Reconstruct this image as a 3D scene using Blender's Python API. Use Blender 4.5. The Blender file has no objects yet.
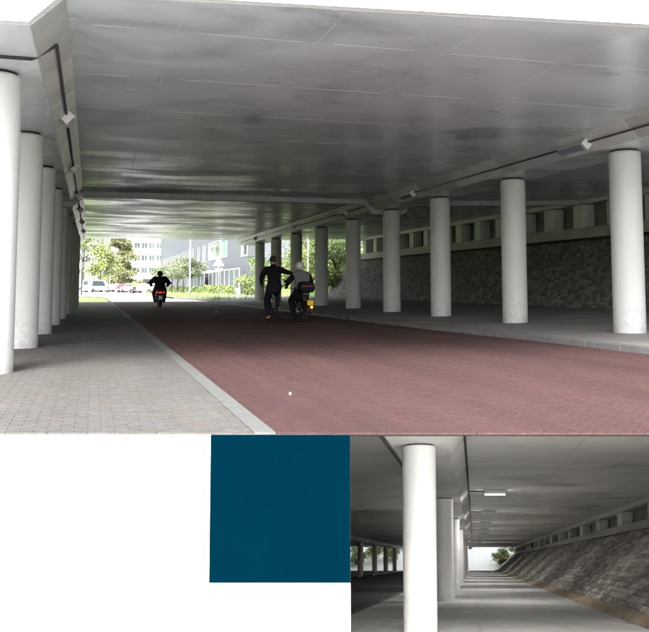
import bpy, bmesh, math, random
from math import sin, cos, pi, radians, sqrt, atan2
from mathutils import Vector, Matrix
random.seed(7)
sc = bpy.context.scene
COL = sc.collection

# ------------------------------------------------------------------ camera, sky, sun, exposure
YAW, PITCH, EYE = 0.2746, 0.0842, 1.10
cam_d = bpy.data.cameras.new('camera'); cam = bpy.data.objects.new('camera', cam_d); COL.objects.link(cam)
cam.location = (0, 0, EYE)
cam.rotation_euler = (pi/2 + PITCH, 0, -YAW)
cam_d.sensor_fit = 'HORIZONTAL'; cam_d.sensor_width = 36.0
cam_d.lens = 825/649*36
cam_d.shift_y = -100/649
cam_d.clip_start = 0.05; cam_d.clip_end = 3000
sc.camera = cam

SUN_EL, SUN_AZ = radians(41), radians(205.5)      # azimuth measured from +Y clockwise
world = bpy.data.worlds.new('World'); sc.world = world; world.use_nodes = True
wn = world.node_tree.nodes; wl = world.node_tree.links
bg = wn['Background']
sky = wn.new('ShaderNodeTexSky'); sky.sky_type = 'NISHITA'; sky.sun_disc = False
sky.sun_elevation = SUN_EL; sky.sun_rotation = SUN_AZ; sky.dust_density = 4.0; sky.air_density = 1.2
hs = wn.new('ShaderNodeHueSaturation'); hs.inputs['Saturation'].default_value = 0.22   # overcast: grey sky
wl.new(sky.outputs[0], hs.inputs['Color']); wl.new(hs.outputs[0], bg.inputs[0])
bg.inputs[1].default_value = 0.15

sun_d = bpy.data.lights.new('sun', 'SUN'); sun = bpy.data.objects.new('sun', sun_d); COL.objects.link(sun)
sun_d.energy = 1.1; sun_d.angle = radians(24); sun_d.color = (1.0, 0.98, 0.95)
sdir = Vector((sin(SUN_AZ)*cos(SUN_EL), cos(SUN_AZ)*cos(SUN_EL), sin(SUN_EL)))
sun.rotation_euler = sdir.to_track_quat('Z', 'Y').to_euler()
sun.location = (0, -20, 40)

sc.view_settings.view_transform = 'Standard'; sc.view_settings.look = 'None'
sc.view_settings.gamma = 1.0; sc.view_settings.use_curve_mapping = False
sc.view_settings.exposure = 2.15
sc.render.engine = 'CYCLES'
sc.cycles.use_denoising = True; sc.cycles.use_adaptive_sampling = True; sc.cycles.adaptive_threshold = 0.025
sc.cycles.max_bounces = 9; sc.cycles.diffuse_bounces = 7; sc.cycles.glossy_bounces = 4
sc.cycles.caustics_reflective = False; sc.cycles.caustics_refractive = False
sc.cycles.sample_clamp_indirect = 6.0

# ------------------------------------------------------------------ frames of reference
RX, RY = cos(YAW), -sin(YAW)          # along the white wall, to the right
NX, NY = sin(YAW), cos(YAW)           # away from the wall
def AB(a, b, z=0.0): return Vector((a*RX + b*NX, a*RY + b*NY, z))
def b_of(x, y): return x*NX + y*NY
BW = 6.306                            # the white wall's face
RAY = Vector((0.45420, 0.94399, -0.33453))   # the lower passage runs down along this line
def LP(t, u, v): return Vector((0, 0, EYE)) + RAY*t + Vector((RX, RY, 0))*u + Vector((0, 0, v))

# ------------------------------------------------------------------ materials
def nodes_of(name):
    m = bpy.data.materials.new(name); m.use_nodes = True
    nt = m.node_tree; return m, nt, nt.nodes, nt.links, nt.nodes['Principled BSDF']
def lin(c): return tuple(c) + (1.0,) if len(c) == 3 else c
def M(name, col, rough=0.7, var=0.18, scale=3.0, bump=0.15, bscale=60.0, spec=0.4, metal=0.0, stretch=(1,1,1),
      emit=None, estr=0.0, tint=False, stain=0.0, stain_scale=0.8, stain_col=None, tracks=0.0, grime=0.0):
    m, nt, N, L, p = nodes_of(name)
    p.inputs['Roughness'].default_value = rough; p.inputs['Metallic'].default_value = metal
    p.inputs['Specular IOR Level'].default_value = spec
    tc = N.new('ShaderNodeTexCoord'); mp = N.new('ShaderNodeMapping'); mp.inputs['Scale'].default_value = stretch
    L.new(tc.outputs['Object'], mp.inputs['Vector'])
    nz = N.new('ShaderNodeTexNoise'); nz.inputs['Scale'].default_value = scale; nz.inputs['Detail'].default_value = 8
    nz.inputs['Roughness'].default_value = 0.65
    L.new(mp.outputs[0], nz.inputs['Vector'])
    rp = N.new('ShaderNodeMapRange'); rp.inputs[1].default_value = 0.3; rp.inputs[2].default_value = 0.7
    rp.inputs[3].default_value = 1 - var; rp.inputs[4].default_value = 1 + var
    L.new(nz.outputs['Fac'], rp.inputs[0])
    mx = N.new('ShaderNodeMix'); mx.data_type = 'RGBA'; mx.blend_type = 'MULTIPLY'; mx.inputs[0].default_value = 1.0
    mx.inputs[6].default_value = lin(col); L.new(rp.outputs[0], mx.inputs[7])
    out = mx.outputs[2]
    if tint:
        at = N.new('ShaderNodeVertexColor'); at.layer_name = 'tint'
        m2 = N.new('ShaderNodeMix'); m2.data_type = 'RGBA'; m2.blend_type = 'MULTIPLY'; m2.inputs[0].default_value = 1.0
        L.new(out, m2.inputs[6]); L.new(at.outputs[0], m2.inputs[7]); out = m2.outputs[2]
    if stain:
        sn = N.new('ShaderNodeTexNoise'); sn.inputs['Scale'].default_value = stain_scale; sn.inputs['Detail'].default_value = 10
        sn.inputs['Roughness'].default_value = 0.7; sn.inputs['Distortion'].default_value = 0.6
        L.new(mp.outputs[0], sn.inputs['Vector'])
        sr = N.new('ShaderNodeMapRange'); sr.inputs[1].default_value = 0.52; sr.inputs[2].default_value = 0.72
        sr.inputs[4].default_value = stain; L.new(sn.outputs['Fac'], sr.inputs[0])
        m3 = N.new('ShaderNodeMix'); m3.data_type = 'RGBA'
        L.new(sr.outputs[0], m3.inputs[0]); L.new(out, m3.inputs[6])
        m3.inputs[7].default_value = lin(stain_col or tuple(c*0.45 for c in col)); out = m3.outputs[2]
    if tracks:      # wheel wear and damp patches, drawn out along the road
        tm = N.new('ShaderNodeMapping'); tm.inputs['Scale'].default_value = (1.1, .10, 1); L.new(tc.outputs['Object'], tm.inputs['Vector'])
        tn = N.new('ShaderNodeTexNoise'); tn.inputs['Scale'].default_value = 1.0; tn.inputs['Detail'].default_value = 5; L.new(tm.outputs[0], tn.inputs['Vector'])
        tr_ = N.new('ShaderNodeMapRange'); tr_.inputs[1].default_value = .35; tr_.inputs[2].default_value = .65; tr_.inputs[3].default_value = 1-tracks; tr_.inputs[4].default_value = 1+tracks*.5
        L.new(tn.outputs['Fac'], tr_.inputs[0])
        m4 = N.new('ShaderNodeMix'); m4.data_type = 'RGBA'; m4.blend_type = 'MULTIPLY'; m4.inputs[0].default_value = 1
        L.new(out, m4.inputs[6]); L.new(tr_.outputs[0], m4.inputs[7]); out = m4.outputs[2]
    if grime:       # splashes and scuffs, mostly low down
        gn = N.new('ShaderNodeTexNoise'); gn.inputs['Scale'].default_value = 9; gn.inputs['Detail'].default_value = 8; gn.inputs['Roughness'].default_value = .75
        L.new(tc.outputs['Object'], gn.inputs['Vector'])
        sx_ = N.new('ShaderNodeSeparateXYZ'); L.new(tc.outputs['Object'], sx_.inputs[0])
        zr_ = N.new('ShaderNodeMapRange'); zr_.inputs[1].default_value = .0; zr_.inputs[2].default_value = .9; zr_.inputs[3].default_value = .22; zr_.inputs[4].default_value = 0
        L.new(sx_.outputs[2], zr_.inputs[0])
        ad = N.new('ShaderNodeMath'); ad.operation = 'ADD'; L.new(gn.outputs['Fac'], ad.inputs[0]); L.new(zr_.outputs[0], ad.inputs[1])
        th = N.new('ShaderNodeMapRange'); th.inputs[1].default_value = .62; th.inputs[2].default_value = .80; th.inputs[4].default_value = grime; L.new(ad.outputs[0], th.inputs[0])
        m5 = N.new('ShaderNodeMix'); m5.data_type = 'RGBA'; L.new(th.outputs[0], m5.inputs[0]); L.new(out, m5.inputs[6]); m5.inputs[7].default_value = lin(tuple(c*.4 for c in col)); out = m5.outputs[2]
    L.new(out, p.inputs['Base Color'])
    if bump:
        bn = N.new('ShaderNodeTexNoise'); bn.inputs['Scale'].default_value = bscale; bn.inputs['Detail'].default_value = 6
        L.new(mp.outputs[0], bn.inputs['Vector'])
        bp = N.new('ShaderNodeBump'); bp.inputs['Strength'].default_value = bump; bp.inputs['Distance'].default_value = 0.02
        L.new(bn.outputs['Fac'], bp.inputs['Height']); L.new(bp.outputs[0], p.inputs['Normal'])
    if emit:
        p.inputs['Emission Color'].default_value = lin(emit); p.inputs['Emission Strength'].default_value = estr
    return m

def soffit_mat(name, col, rough=0.30, gloss=.11):
    """smooth board-cast concrete with a soft sheen, rough across in streaks"""
    m, nt, N, L, p = nodes_of(name)
    tc = N.new('ShaderNodeTexCoord'); mp = N.new('ShaderNodeMapping'); mp.inputs['Scale'].default_value = (0.16, 1.3, 1)
    L.new(tc.outputs['Object'], mp.inputs['Vector'])
    n1 = N.new('ShaderNodeTexNoise'); n1.inputs['Scale'].default_value = 1.2; n1.inputs['Detail'].default_value = 4; n1.inputs['Roughness'].default_value = 0.7
    L.new(mp.outputs[0], n1.inputs['Vector'])
    n2 = N.new('ShaderNodeTexNoise'); n2.inputs['Scale'].default_value = 0.35; n2.inputs['Detail'].default_value = 6
    L.new(tc.outputs['Object'], n2.inputs['Vector'])
    r1 = N.new('ShaderNodeMapRange'); r1.inputs[1].default_value = .3; r1.inputs[2].default_value = .7; r1.inputs[3].default_value = .955; r1.inputs[4].default_value = 1.035
    L.new(n1.outputs['Fac'], r1.inputs[0])
    r2 = N.new('ShaderNodeMapRange'); r2.inputs[1].default_value = .3; r2.inputs[2].default_value = .7; r2.inputs[3].default_value = .86; r2.inputs[4].default_value = 1.12
    L.new(n2.outputs['Fac'], r2.inputs[0])
    mu = N.new('ShaderNodeMath'); mu.operation = 'MULTIPLY'; L.new(r1.outputs[0], mu.inputs[0]); L.new(r2.outputs[0], mu.inputs[1])
    # poured panels: each a slightly different grey
    bk = N.new('ShaderNodeTexBrick'); bk.inputs['Color1'].default_value = (.93,.93,.93,1); bk.inputs['Color2'].default_value = (1.05,1.05,1.05,1)
    bk.inputs['Mortar'].default_value = (1,1,1,1); bk.inputs['Mortar Size'].default_value = 0.0
    bk.inputs['Scale'].default_value = 1.0; bk.inputs['Brick Width'].default_value = 3.6; bk.inputs['Row Height'].default_value = 1.9
    L.new(tc.outputs['Object'], bk.inputs['Vector'])
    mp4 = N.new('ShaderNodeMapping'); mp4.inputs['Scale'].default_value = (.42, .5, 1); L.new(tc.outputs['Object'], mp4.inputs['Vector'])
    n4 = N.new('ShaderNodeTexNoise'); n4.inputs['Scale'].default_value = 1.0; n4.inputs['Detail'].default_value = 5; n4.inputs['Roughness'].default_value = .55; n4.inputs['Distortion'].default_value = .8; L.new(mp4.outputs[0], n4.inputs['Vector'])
    r4 = N.new('ShaderNodeMapRange'); r4.interpolation_type = 'SMOOTHERSTEP'; r4.inputs[1].default_value = .46; r4.inputs[2].default_value = .78; r4.inputs[3].default_value = 1.03; r4.inputs[4].default_value = .55; L.new(n4.outputs['Fac'], r4.inputs[0])  # blotches: stains plus dark reflections put into the colour
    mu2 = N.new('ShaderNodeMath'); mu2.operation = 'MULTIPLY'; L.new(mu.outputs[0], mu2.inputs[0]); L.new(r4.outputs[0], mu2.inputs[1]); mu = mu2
    mx = N.new('ShaderNodeMix'); mx.data_type = 'RGBA'; mx.blend_type = 'MULTIPLY'; mx.inputs[0].default_value = 1
    mx.inputs[6].default_value = lin(col); L.new(mu.outputs[0], mx.inputs[7])
    m2 = N.new('ShaderNodeMix'); m2.data_type = 'RGBA'; m2.blend_type = 'MULTIPLY'; m2.inputs[0].default_value = 1
    L.new(mx.outputs[2], m2.inputs[6]); L.new(bk.outputs['Color'], m2.inputs[7]); L.new(m2.outputs[2], p.inputs['Base Color'])
    rr = N.new('ShaderNodeMapRange'); rr.inputs[1].default_value = .35; rr.inputs[2].default_value = .65; rr.inputs[3].default_value = -.03; rr.inputs[4].default_value = .05
    L.new(n1.outputs['Fac'], rr.inputs[0])
    n5 = N.new('ShaderNodeTexNoise'); n5.inputs['Scale'].default_value = .45; n5.inputs['Detail'].default_value = 4; n5.inputs['Distortion'].default_value = .5
    mp5 = N.new('ShaderNodeMapping'); mp5.inputs['Scale'].default_value = (.7, 1.3, 1); mp5.inputs['Location'].default_value = (3.1, 7.7, 0); L.new(tc.outputs['Object'], mp5.inputs['Vector']); L.new(mp5.outputs[0], n5.inputs['Vector'])
    r5 = N.new('ShaderNodeMapRange'); r5.interpolation_type = 'SMOOTHERSTEP'; r5.inputs[1].default_value = .30; r5.inputs[2].default_value = .70; r5.inputs[3].default_value = rough - gloss; r5.inputs[4].default_value = rough + gloss; L.new(n5.outputs['Fac'], r5.inputs[0])
    ar = N.new('ShaderNodeMath'); ar.operation = 'ADD'; L.new(rr.outputs[0], ar.inputs[0]); L.new(r5.outputs[0], ar.inputs[1]); L.new(ar.outputs[0], p.inputs['Roughness'])
    p.inputs['Specular IOR Level'].default_value = 1.0
    bp = N.new('ShaderNodeBump'); bp.inputs['Strength'].default_value = .05; bp.inputs['Distance'].default_value = .012
    mp2 = N.new('ShaderNodeMapping'); mp2.inputs['Scale'].default_value = (0.5, 5, 1); L.new(tc.outputs['Object'], mp2.inputs['Vector'])
    n3 = N.new('ShaderNodeTexNoise'); n3.inputs['Scale'].default_value = 1.6; n3.inputs['Detail'].default_value = 5; L.new(mp2.outputs[0], n3.inputs['Vector'])
    L.new(n3.outputs['Fac'], bp.inputs['Height']); L.new(bp.outputs[0], p.inputs['Normal'])
    return m

def paver_mat(name, c1, c2, mortar, bw, rh, rough=0.75, rot=0.0):
    """far paving, where the single pieces can no longer be told apart"""
    m, nt, N, L, p = nodes_of(name)
    tc = N.new('ShaderNodeTexCoord'); mp = N.new('ShaderNodeMapping'); mp.inputs['Rotation'].default_value = (0, 0, rot)
    L.new(tc.outputs['Object'], mp.inputs['Vector'])
    bk = N.new('ShaderNodeTexBrick'); bk.inputs['Color1'].default_value = lin(c1); bk.inputs['Color2'].default_value = lin(c2); bk.inputs['Mortar'].default_value = lin(mortar)
    bk.inputs['Scale'].default_value = 1; bk.inputs['Brick Width'].default_value = bw; bk.inputs['Row Height'].default_value = rh; bk.inputs['Mortar Size'].default_value = .006
    L.new(mp.outputs[0], bk.inputs['Vector'])
    nz = N.new('ShaderNodeTexNoise'); nz.inputs['Scale'].default_value = .6; nz.inputs['Detail'].default_value = 9; L.new(tc.outputs['Object'], nz.inputs['Vector'])
    rp = N.new('ShaderNodeMapRange'); rp.inputs[1].default_value = .3; rp.inputs[2].default_value = .7; rp.inputs[3].default_value = .78; rp.inputs[4].default_value = 1.15
    L.new(nz.outputs['Fac'], rp.inputs[0])
    mx = N.new('ShaderNodeMix'); mx.data_type = 'RGBA'; mx.blend_type = 'MULTIPLY'; mx.inputs[0].default_value = 1
    L.new(bk.outputs['Color'], mx.inputs[6]); L.new(rp.outputs[0], mx.inputs[7]); L.new(mx.outputs[2], p.inputs['Base Color'])
    p.inputs['Roughness'].default_value = rough; p.inputs['Specular IOR Level'].default_value = .2
    return m

MAT = dict(
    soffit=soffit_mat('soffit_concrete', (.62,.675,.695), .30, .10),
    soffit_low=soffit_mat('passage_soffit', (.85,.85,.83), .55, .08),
    haunch_a=M('haunch_panel_light', (.60,.61,.60), .38, .10, 2, .06, 40, .6),
    haunch_b=M('haunch_panel_grey', (.47,.475,.47), .34, .10, 2, .06, 40, .6),
    seam=M('seam_lime', (.63,.65,.655), .7, .2, 4, .2),
    fascia=M('fascia_concrete', (.72,.72,.71), .7, .08, 2, .1),
    joint=M('joint_cover', (.46,.46,.46), .5, .1, 3, .1),
    column=M('column_paint', (.58,.586,.583), .5, .07, 2.5, .05, 25, .4, stain=.10, stain_scale=2.2, stretch=(1,1,.35), grime=.4),
    column_lightened=M('column_paint_lightened', (.86,.86,.85), .5, .04, 2.5, .04, 25, .4, stain=.08, stain_scale=1.6, grime=.3),  # copy of the column paint, lightened to offset the dim passage
    pad=M('bearing_rubber', (.02,.02,.02), .8, .2, 5, .1),
    conduit=M('conduit_steel', (.05,.05,.055), .45, .2, 6, .05, metal=.3),
    housing=M('lamp_housing', (.48,.50,.52), .4, .08, 6, .03, metal=.2),
    diffuser=M('lamp_diffuser', (.20,.22,.25), .3, .1, 8, 0),
    lit=M('lit_tube', (.8,.8,.78), .5, .02, 4, 0, emit=(1,.98,.94), estr=15.0),
    brick_red=M('brick_red', (.073,.036,.0345), .80, .2, 14, .12, 90, .35, tint=True, tracks=.25),
    brick_grey=M('brick_grey', (.116,.110,.104), .80, .22, 14, .12, 90, .25, tint=True, tracks=.12),
    bed=M('sand_bed', (.062,.05,.047), .95, .3, 10, .3),
    road_far=paver_mat('road_bricks_far', (.088,.044,.042), (.083,.041,.039), (.077,.040,.038), .21, .105, .85, pi/4),
    walk_far=paver_mat('walk_bricks_far', (.124,.118,.112), (.117,.111,.105), (.102,.097,.092), .21, .105),
    walk_dark=paver_mat('right_walk_bricks', (.25,.245,.235), (.23,.225,.218), (.17,.165,.16), .30, .30),
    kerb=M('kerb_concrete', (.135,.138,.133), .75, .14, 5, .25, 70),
    kerb_dark=M('kerb_grey', (.15,.15,.152), .75, .16, 5, .25, 70),
    basalt_lightened=M('basalt_lightened', (.31,.30,.285), .75, .35, 6, .5, 30, .4, tint=True),  # copy of the basalt, lightened to make up for weak light below
    basalt=M('basalt', (.15,.145,.14), .75, .35, 6, .5, 30, .4, tint=True),
    mortar=M('mortar_dark', (.04,.038,.036), .95, .3, 8, .3),
    ledge=M('ledge_concrete', (.42,.415,.39), .75, .15, 3, .2),
    block=M('bearing_block', (.66,.66,.64), .6, .10, 3, .1),
    backwall=M('back_wall', (.30,.30,.30), .8, .2, 3, .1),
    white_wall=M('white_wall_paint', (.82,.82,.82), .7, .02, 2, .03, 50, .3),
    teal=M('teal_enamel', (.00005,.0092,.0180), 1.0, .03, 3, 0, spec=0),
    forecourt=M('pale_paving', (.58,.575,.56), .8, .12, 2, .1),
    light_well_paving=M('light_well_paving', (.72,.72,.70), .8, .08, 2, .1),
    light_well_wall=M('light_well_wall', (.72,.72,.70), .8, .08, 2, .1),
    path=paver_mat('path_slabs', (.58,.575,.56), (.53,.525,.515), (.2,.2,.19), .30, .30),
    path2=paver_mat('cycle_path_slabs', (.54,.535,.525), (.50,.495,.485), (.17,.17,.16), .60, .30),
    path_line=M('path_edge', (.46,.455,.44), .8, .15, 6, .2),
    daylit_road=M('daylit_road', (.52,.51,.50), .75, .12, 2, .1),
    asphalt=M('dark_road', (.08,.073,.07), .7, .25, 8, .3),
    sand=M('sand_strip', (.34,.27,.19), .95, .35, 9, .6, 60),
    grass=M('lawn', (.20,.29,.09), .9, .35, .7, .5, 30, .2),
    leaf_a=M('leaf_green', (.15,.21,.08), .6, .35, 3, 0, tint=True),  # leaf greens lightened, outdoor glare and haze put into the colour
    leaf_b=M('leaf_olive', (.20,.215,.11), .6, .35, 3, 0, tint=True),
    leaf_c=M('leaf_pale', (.19,.235,.155), .6, .3, 3, 0, tint=True),
    leaf_d=M('leaf_yellow_green', (.23,.29,.11), .6, .3, 3, 0, tint=True),
    bark=M('bark', (.09,.065,.05), .9, .3, 12, .5, 30),
    fac_grey=M('grey_brick_facade', (.145,.155,.178), .8, .15, 4, .3, 30),  # paler grey, with the outdoor haze put into the colour
    fac_white=M('white_facade', (.72,.72,.72), .8, .05, 2, .1),
    frame_white=M('white_frame', (.75,.75,.74), .5, .04, 3, 0),
    glass=M('window_glass', (.05,.075,.085), .08, .15, .6, 0, spec=.8),
    glass_teal=M('window_blind_teal', (.12,.27,.27), .2, .1, .8, 0, spec=.7),
    glass_green=M('window_glass_green', (.04,.10,.06), .1, .3, .9, 0, spec=.8),
    dark=M('dark_shade', (.04,.04,.045), .8, .1, 4, 0),
    fence_panel=M('fence_panel', (.10,.13,.155), .35, .1, 2, 0, spec=.6),
    pole=M('pole_grey', (.45,.46,.47), .4, .08, 4, 0, metal=.3),
    pole_green=M('pole_dark_green', (.03,.07,.055), .5, .1, 4, 0),
    sign_white=M('sign_white', (.75,.75,.74), .5, .03, 4, 0),
    tyre=M('tyre', (.018,.018,.018), .8, .2, 20, .2),
    rim=M('rim_steel', (.35,.35,.36), .3, .1, 10, 0, metal=.8),
    black_paint=M('black_paint', (.015,.015,.017), .35, .1, 8, 0, spec=.5),
    frame_black=M('bike_frame', (.02,.02,.022), .4, .1, 8, 0),
    chrome=M('chrome', (.5,.5,.5), .2, .05, 8, 0, metal=.9),
    chaincase=M('chain_guard_cream', (.45,.40,.30), .5, .1, 6, 0),
    cloth_black=M('black_jacket', (.010,.010,.013), .85, .3, 7, .4, 14, .2),
    cloth_jeans=M('dark_jeans', (.014,.017,.028), .9, .3, 7, .4, 14, .2),
    cloth_grey=M('grey_jacket', (.17,.175,.19), .85, .2, 7, .4, 14, .2),
    skin=M('skin', (.42,.25,.18), .55, .06, 8, .05),
    hair=M('brown_hair', (.045,.03,.022), .8, .3, 40, .5, 60),
    shoe=M('shoe', (.02,.018,.016), .6, .1, 8, 0),
    helmet=M('helmet_white', (.8,.8,.8), .25, .05, 5, 0, spec=.6),
    helmet_black=M('helmet_black', (.012,.012,.013), .3, .05, 5, 0, spec=.5),
    box_black=M('top_box', (.010,.009,.009), .6, .1, 5, 0, spec=.15),
    red_refl=M('red_reflector', (.22,.012,.012), .3, .05, 5, 0),
    tail=M('tail_lamp', (.6,.05,.02), .3, .05, 5, 0, emit=(1,.03,.015), estr=.5),
    tail_orange=M('tail_lamp_orange', (.8,.2,.05), .3, .05, 5, 0, emit=(1,.22,.04), estr=.9),
    plate_y=M('yellow_plate', (.88,.62,.02), .5, .03, 5, 0),
    plate_w=M('white_plate', (.75,.8,.88), .5, .03, 5, 0),
    car_white=M('car_white', (.7,.7,.71), .3, .03, 2, 0, spec=.6),
    car_red=M('car_red', (.42,.05,.07), .3, .03, 2, 0, spec=.6),
    car_blue=M('car_blue_grey', (.22,.28,.36), .3, .03, 2, 0, spec=.6),
    car_dark=M('car_dark', (.06,.05,.08), .3, .03, 2, 0, spec=.6),
    car_pink=M('car_pale_red', (.55,.28,.30), .3, .03, 2, 0, spec=.6),
    yellow=M('yellow_vest', (.75,.55,.05), .8, .1, 6, 0),
    orange=M('orange_band', (.65,.14,.05), .6, .1, 6, 0),
    reflector_orange=M('reflector_orange', (.9,.36,.05), .4, .05, 5, 0),
    wheel_dark=M('dark_rim', (.06,.06,.06), .5, .1, 10, 0, metal=.5),
    litter=M('litter_paper', (.7,.7,.68), .8, .1, 8, 0),
    iron=M('drain_iron', (.03,.03,.03), .6, .2, 10, .2),
)

# ------------------------------------------------------------------ mesh builder
class MB:
    def __init__(s): s.v = []; s.f = []; s.tint = []; s.smooth = []
    def poly(s, pts, tint=None):
        i = len(s.v); s.v.extend([tuple(p) for p in pts]); s.f.append(tuple(range(i, i+len(pts)))); s.tint.append(tint); s.smooth.append(False)
    def faces(s, verts, faces, tint=None, smooth=False):
        i = len(s.v); s.v.extend([tuple(p) for p in verts])
        for f in faces: s.f.append(tuple(i+k for k in f)); s.tint.append(tint); s.smooth.append(smooth)
    def box(s, c, d, R=None, tint=None):
        cx, cy, cz = c; x, y, z = d[0]/2, d[1]/2, d[2]/2
        vs = [Vector((sx*x, sy*y, sz*z)) for sz in (-1,1) for sy in (-1,1) for sx in (-1,1)]
        if R is not None: vs = [R @ v for v in vs]
        vs = [v + Vector(c) for v in vs]
        s.faces(vs, [(0,2,3,1),(4,5,7,6),(0,1,5,4),(2,6,7,3),(0,4,6,2),(1,3,7,5)], tint)
        return s
    def prism(s, pts, z0, z1, tint=None, bottom=False):      # pts counter-clockwise in XY
        n = len(pts); vs = [(p[0],p[1],z0) for p in pts] + [(p[0],p[1],z1) for p in pts]
        fs = [tuple(range(n, 2*n))] + [(i,(i+1)%n,n+(i+1)%n,n+i) for i in range(n)]
        if bottom: fs.append(tuple(reversed(range(n))))
        s.faces(vs, fs, tint); return s
    def solid(s, A, B, tint=None):                            # two matching rings joined into a closed solid
        n = len(A); s.faces(list(A)+list(B), [tuple(reversed(range(n))), tuple(range(n,2*n))] + [(i,(i+1)%n,n+(i+1)%n,n+i) for i in range(n)], tint); return s
    def lathe(s, prof, c=(0,0,0), n=32, R=None, smooth=True, caps=True):   # prof: (radius, height)
        vs = []; c = Vector(c)
        for r, h in prof:
            for k in range(n):
                v = Vector((r*cos(2*pi*k/n), r*sin(2*pi*k/n), h)); v = R @ v if R is not None else v; vs.append(v + c)
        fs = [(i*n+k, i*n+(k+1)%n, (i+1)*n+(k+1)%n, (i+1)*n+k) for i in range(len(prof)-1) for k in range(n)]
        s.faces(vs, fs, None, smooth)
        if caps:
            m = len(prof)-1; i = len(s.v) - len(vs)
            s.f.append(tuple(i+k for k in reversed(range(n)))); s.f.append(tuple(i+m*n+k for k in range(n)))
            s.tint += [None, None]; s.smooth += [False, False]
        return s
    def tube(s, pts, r, n=8, caps=True, smooth=True):
        pts = [Vector(p) for p in pts]; rr = r if isinstance(r, (list,tuple)) else [r]*len(pts)
        vs = []; up = None
        for i, p in enumerate(pts):
            d = (pts[min(i+1,len(pts)-1)] - pts[max(i-1,0)]).normalized()
            if up is None: up = Vector((0,0,1)) if abs(d.z) < .9 else Vector((1,0,0))
            x = d.cross(up).normalized(); y = x.cross(d).normalized(); up = y
            for k in range(n): vs.append(p + x*(rr[i]*cos(2*pi*k/n)) + y*(rr[i]*sin(2*pi*k/n)))
        m = len(pts)
        fs = [(i*n+k, i*n+(k+1)%n, (i+1)*n+(k+1)%n, (i+1)*n+k) for i in range(m-1) for k in range(n)]
        s.faces(vs, fs, None, smooth)
        if caps:
            i = len(s.v) - len(vs)
            s.f.append(tuple(i+k for k in reversed(range(n)))); s.f.append(tuple(i+(m-1)*n+k for k in range(n))); s.tint += [None,None]; s.smooth += [False,False]
        return s
    def torus(s, c, R_, r, axis='x', n=28, k=8):
        vs = []
        for i in range(n):
            a = 2*pi*i/n
            for j in range(k):
                b = 2*pi*j/k; q = R_ + r*cos(b); w = r*sin(b)
                vs.append(Vector(c) + (Vector((w, q*cos(a), q*sin(a))) if axis == 'x' else Vector((q*cos(a), q*sin(a), w))))
        fs = [(i*k+j, i*k+(j+1)%k, ((i+1)%n)*k+(j+1)%k, ((i+1)%n)*k+j) for i in range(n) for j in range(k)]
        s.faces(vs, fs, None, True); return s
    def ellipsoid(s, c, r, n=16, m=10):
        prof = [(sin(pi*i/m), -cos(pi*i/m)) for i in range(m+1)]
        vs = [Vector(c) + Vector((p*r[0]*cos(2*pi*k/n), p*r[1]*sin(2*pi*k/n), h*r[2])) for p, h in prof for k in range(n)]
        s.faces(vs, [(i*n+k, i*n+(k+1)%n, (i+1)*n+(k+1)%n, (i+1)*n+k) for i in range(m) for k in range(n)], None, True); return s
    def mesh(s, name):
        me = bpy.data.meshes.new(name); me.from_pydata(s.v, [], s.f); me.polygons.foreach_set('use_smooth', s.smooth)
        if any(t is not None for t in s.tint):
            ca = me.color_attributes.new('tint', 'FLOAT_COLOR', 'CORNER'); buf = []
            for f, t in zip(s.f, s.tint): buf += list(((t or 1.0),)*3 + (1.0,) if not isinstance(t, tuple) else t + (1.0,)) * len(f)
            ca.data.foreach_set('color', buf)
        me.update(); return me
    def build(s, name, mat, parent=None, bevel=0.0, **kw):
        me = s.mesh(name); me.materials.append(MAT[mat] if isinstance(mat, str) else mat)
        o = bpy.data.objects.new(name, me); COL.objects.link(o)
        if parent is not None: o.parent = parent
        if bevel:
            b = o.modifiers.new('bevel', 'BEVEL'); b.width = bevel; b.segments = 2; b.limit_method = 'ANGLE'
        return tag(o, **kw)
def tag(o, label=None, cat=None, group=None, kind=None):
    if label: o['label'] = label
    if cat: o['category'] = cat
    if group: o['group'] = group
    if kind: o['kind'] = kind
    return o
def empty(name, loc=(0,0,0), rz=0.0, **kw):
    o = bpy.data.objects.new(name, None); COL.objects.link(o); o.location = loc; o.rotation_euler = (0,0,rz); o.empty_display_size = .2
    return tag(o, **kw)
def copy_tree(o, parent=None):
    c = o.copy(); COL.objects.link(c); c.parent = parent
    for ch in o.children: copy_tree(ch, c)
    return c
def clip(pts, nx, ny, d):                # keep nx*x+ny*y >= d
    out = []
    for i in range(len(pts)):
        p, q = pts[i], pts[(i+1) % len(pts)]
        a, b = nx*p[0]+ny*p[1]-d, nx*q[0]+ny*q[1]-d
        if a >= 0: out.append(p)
        if (a >= 0) != (b >= 0):
            t = a/(a-b); out.append((p[0]+t*(q[0]-p[0]), p[1]+t*(q[1]-p[1])))
    return out
def area(p): return .5*sum(p[i][0]*p[(i+1)%len(p)][1]-p[(i+1)%len(p)][0]*p[i][1] for i in range(len(p)))

# ================================================================== THE SETTING
# ground: one sheet to the horizon, left open over the forecourt in front of the wall and over the sunken court
m = MB(); FAR = 900; Z0 = -0.05
def gq(a0, a1, b0, b1): m.poly([AB(a0,b0,Z0), AB(a1,b0,Z0), AB(a1,b1,Z0), AB(a0,b1,Z0)])
FC = (-45, 45, -70, BW+.3); CT = (3.0, 75, 83.8, 170)
gq(-FAR, FAR, -FAR, FC[2]); gq(-FAR, FC[0], FC[2], FC[3]); gq(FC[1], FAR, FC[2], FC[3])
gq(-FAR, FAR, FC[3], CT[2]); gq(-FAR, CT[0], CT[2], CT[3]); gq(CT[1], FAR, CT[2], CT[3]); gq(-FAR, FAR, CT[3], FAR)
m.build('ground', 'grass', kind='structure')

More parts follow.
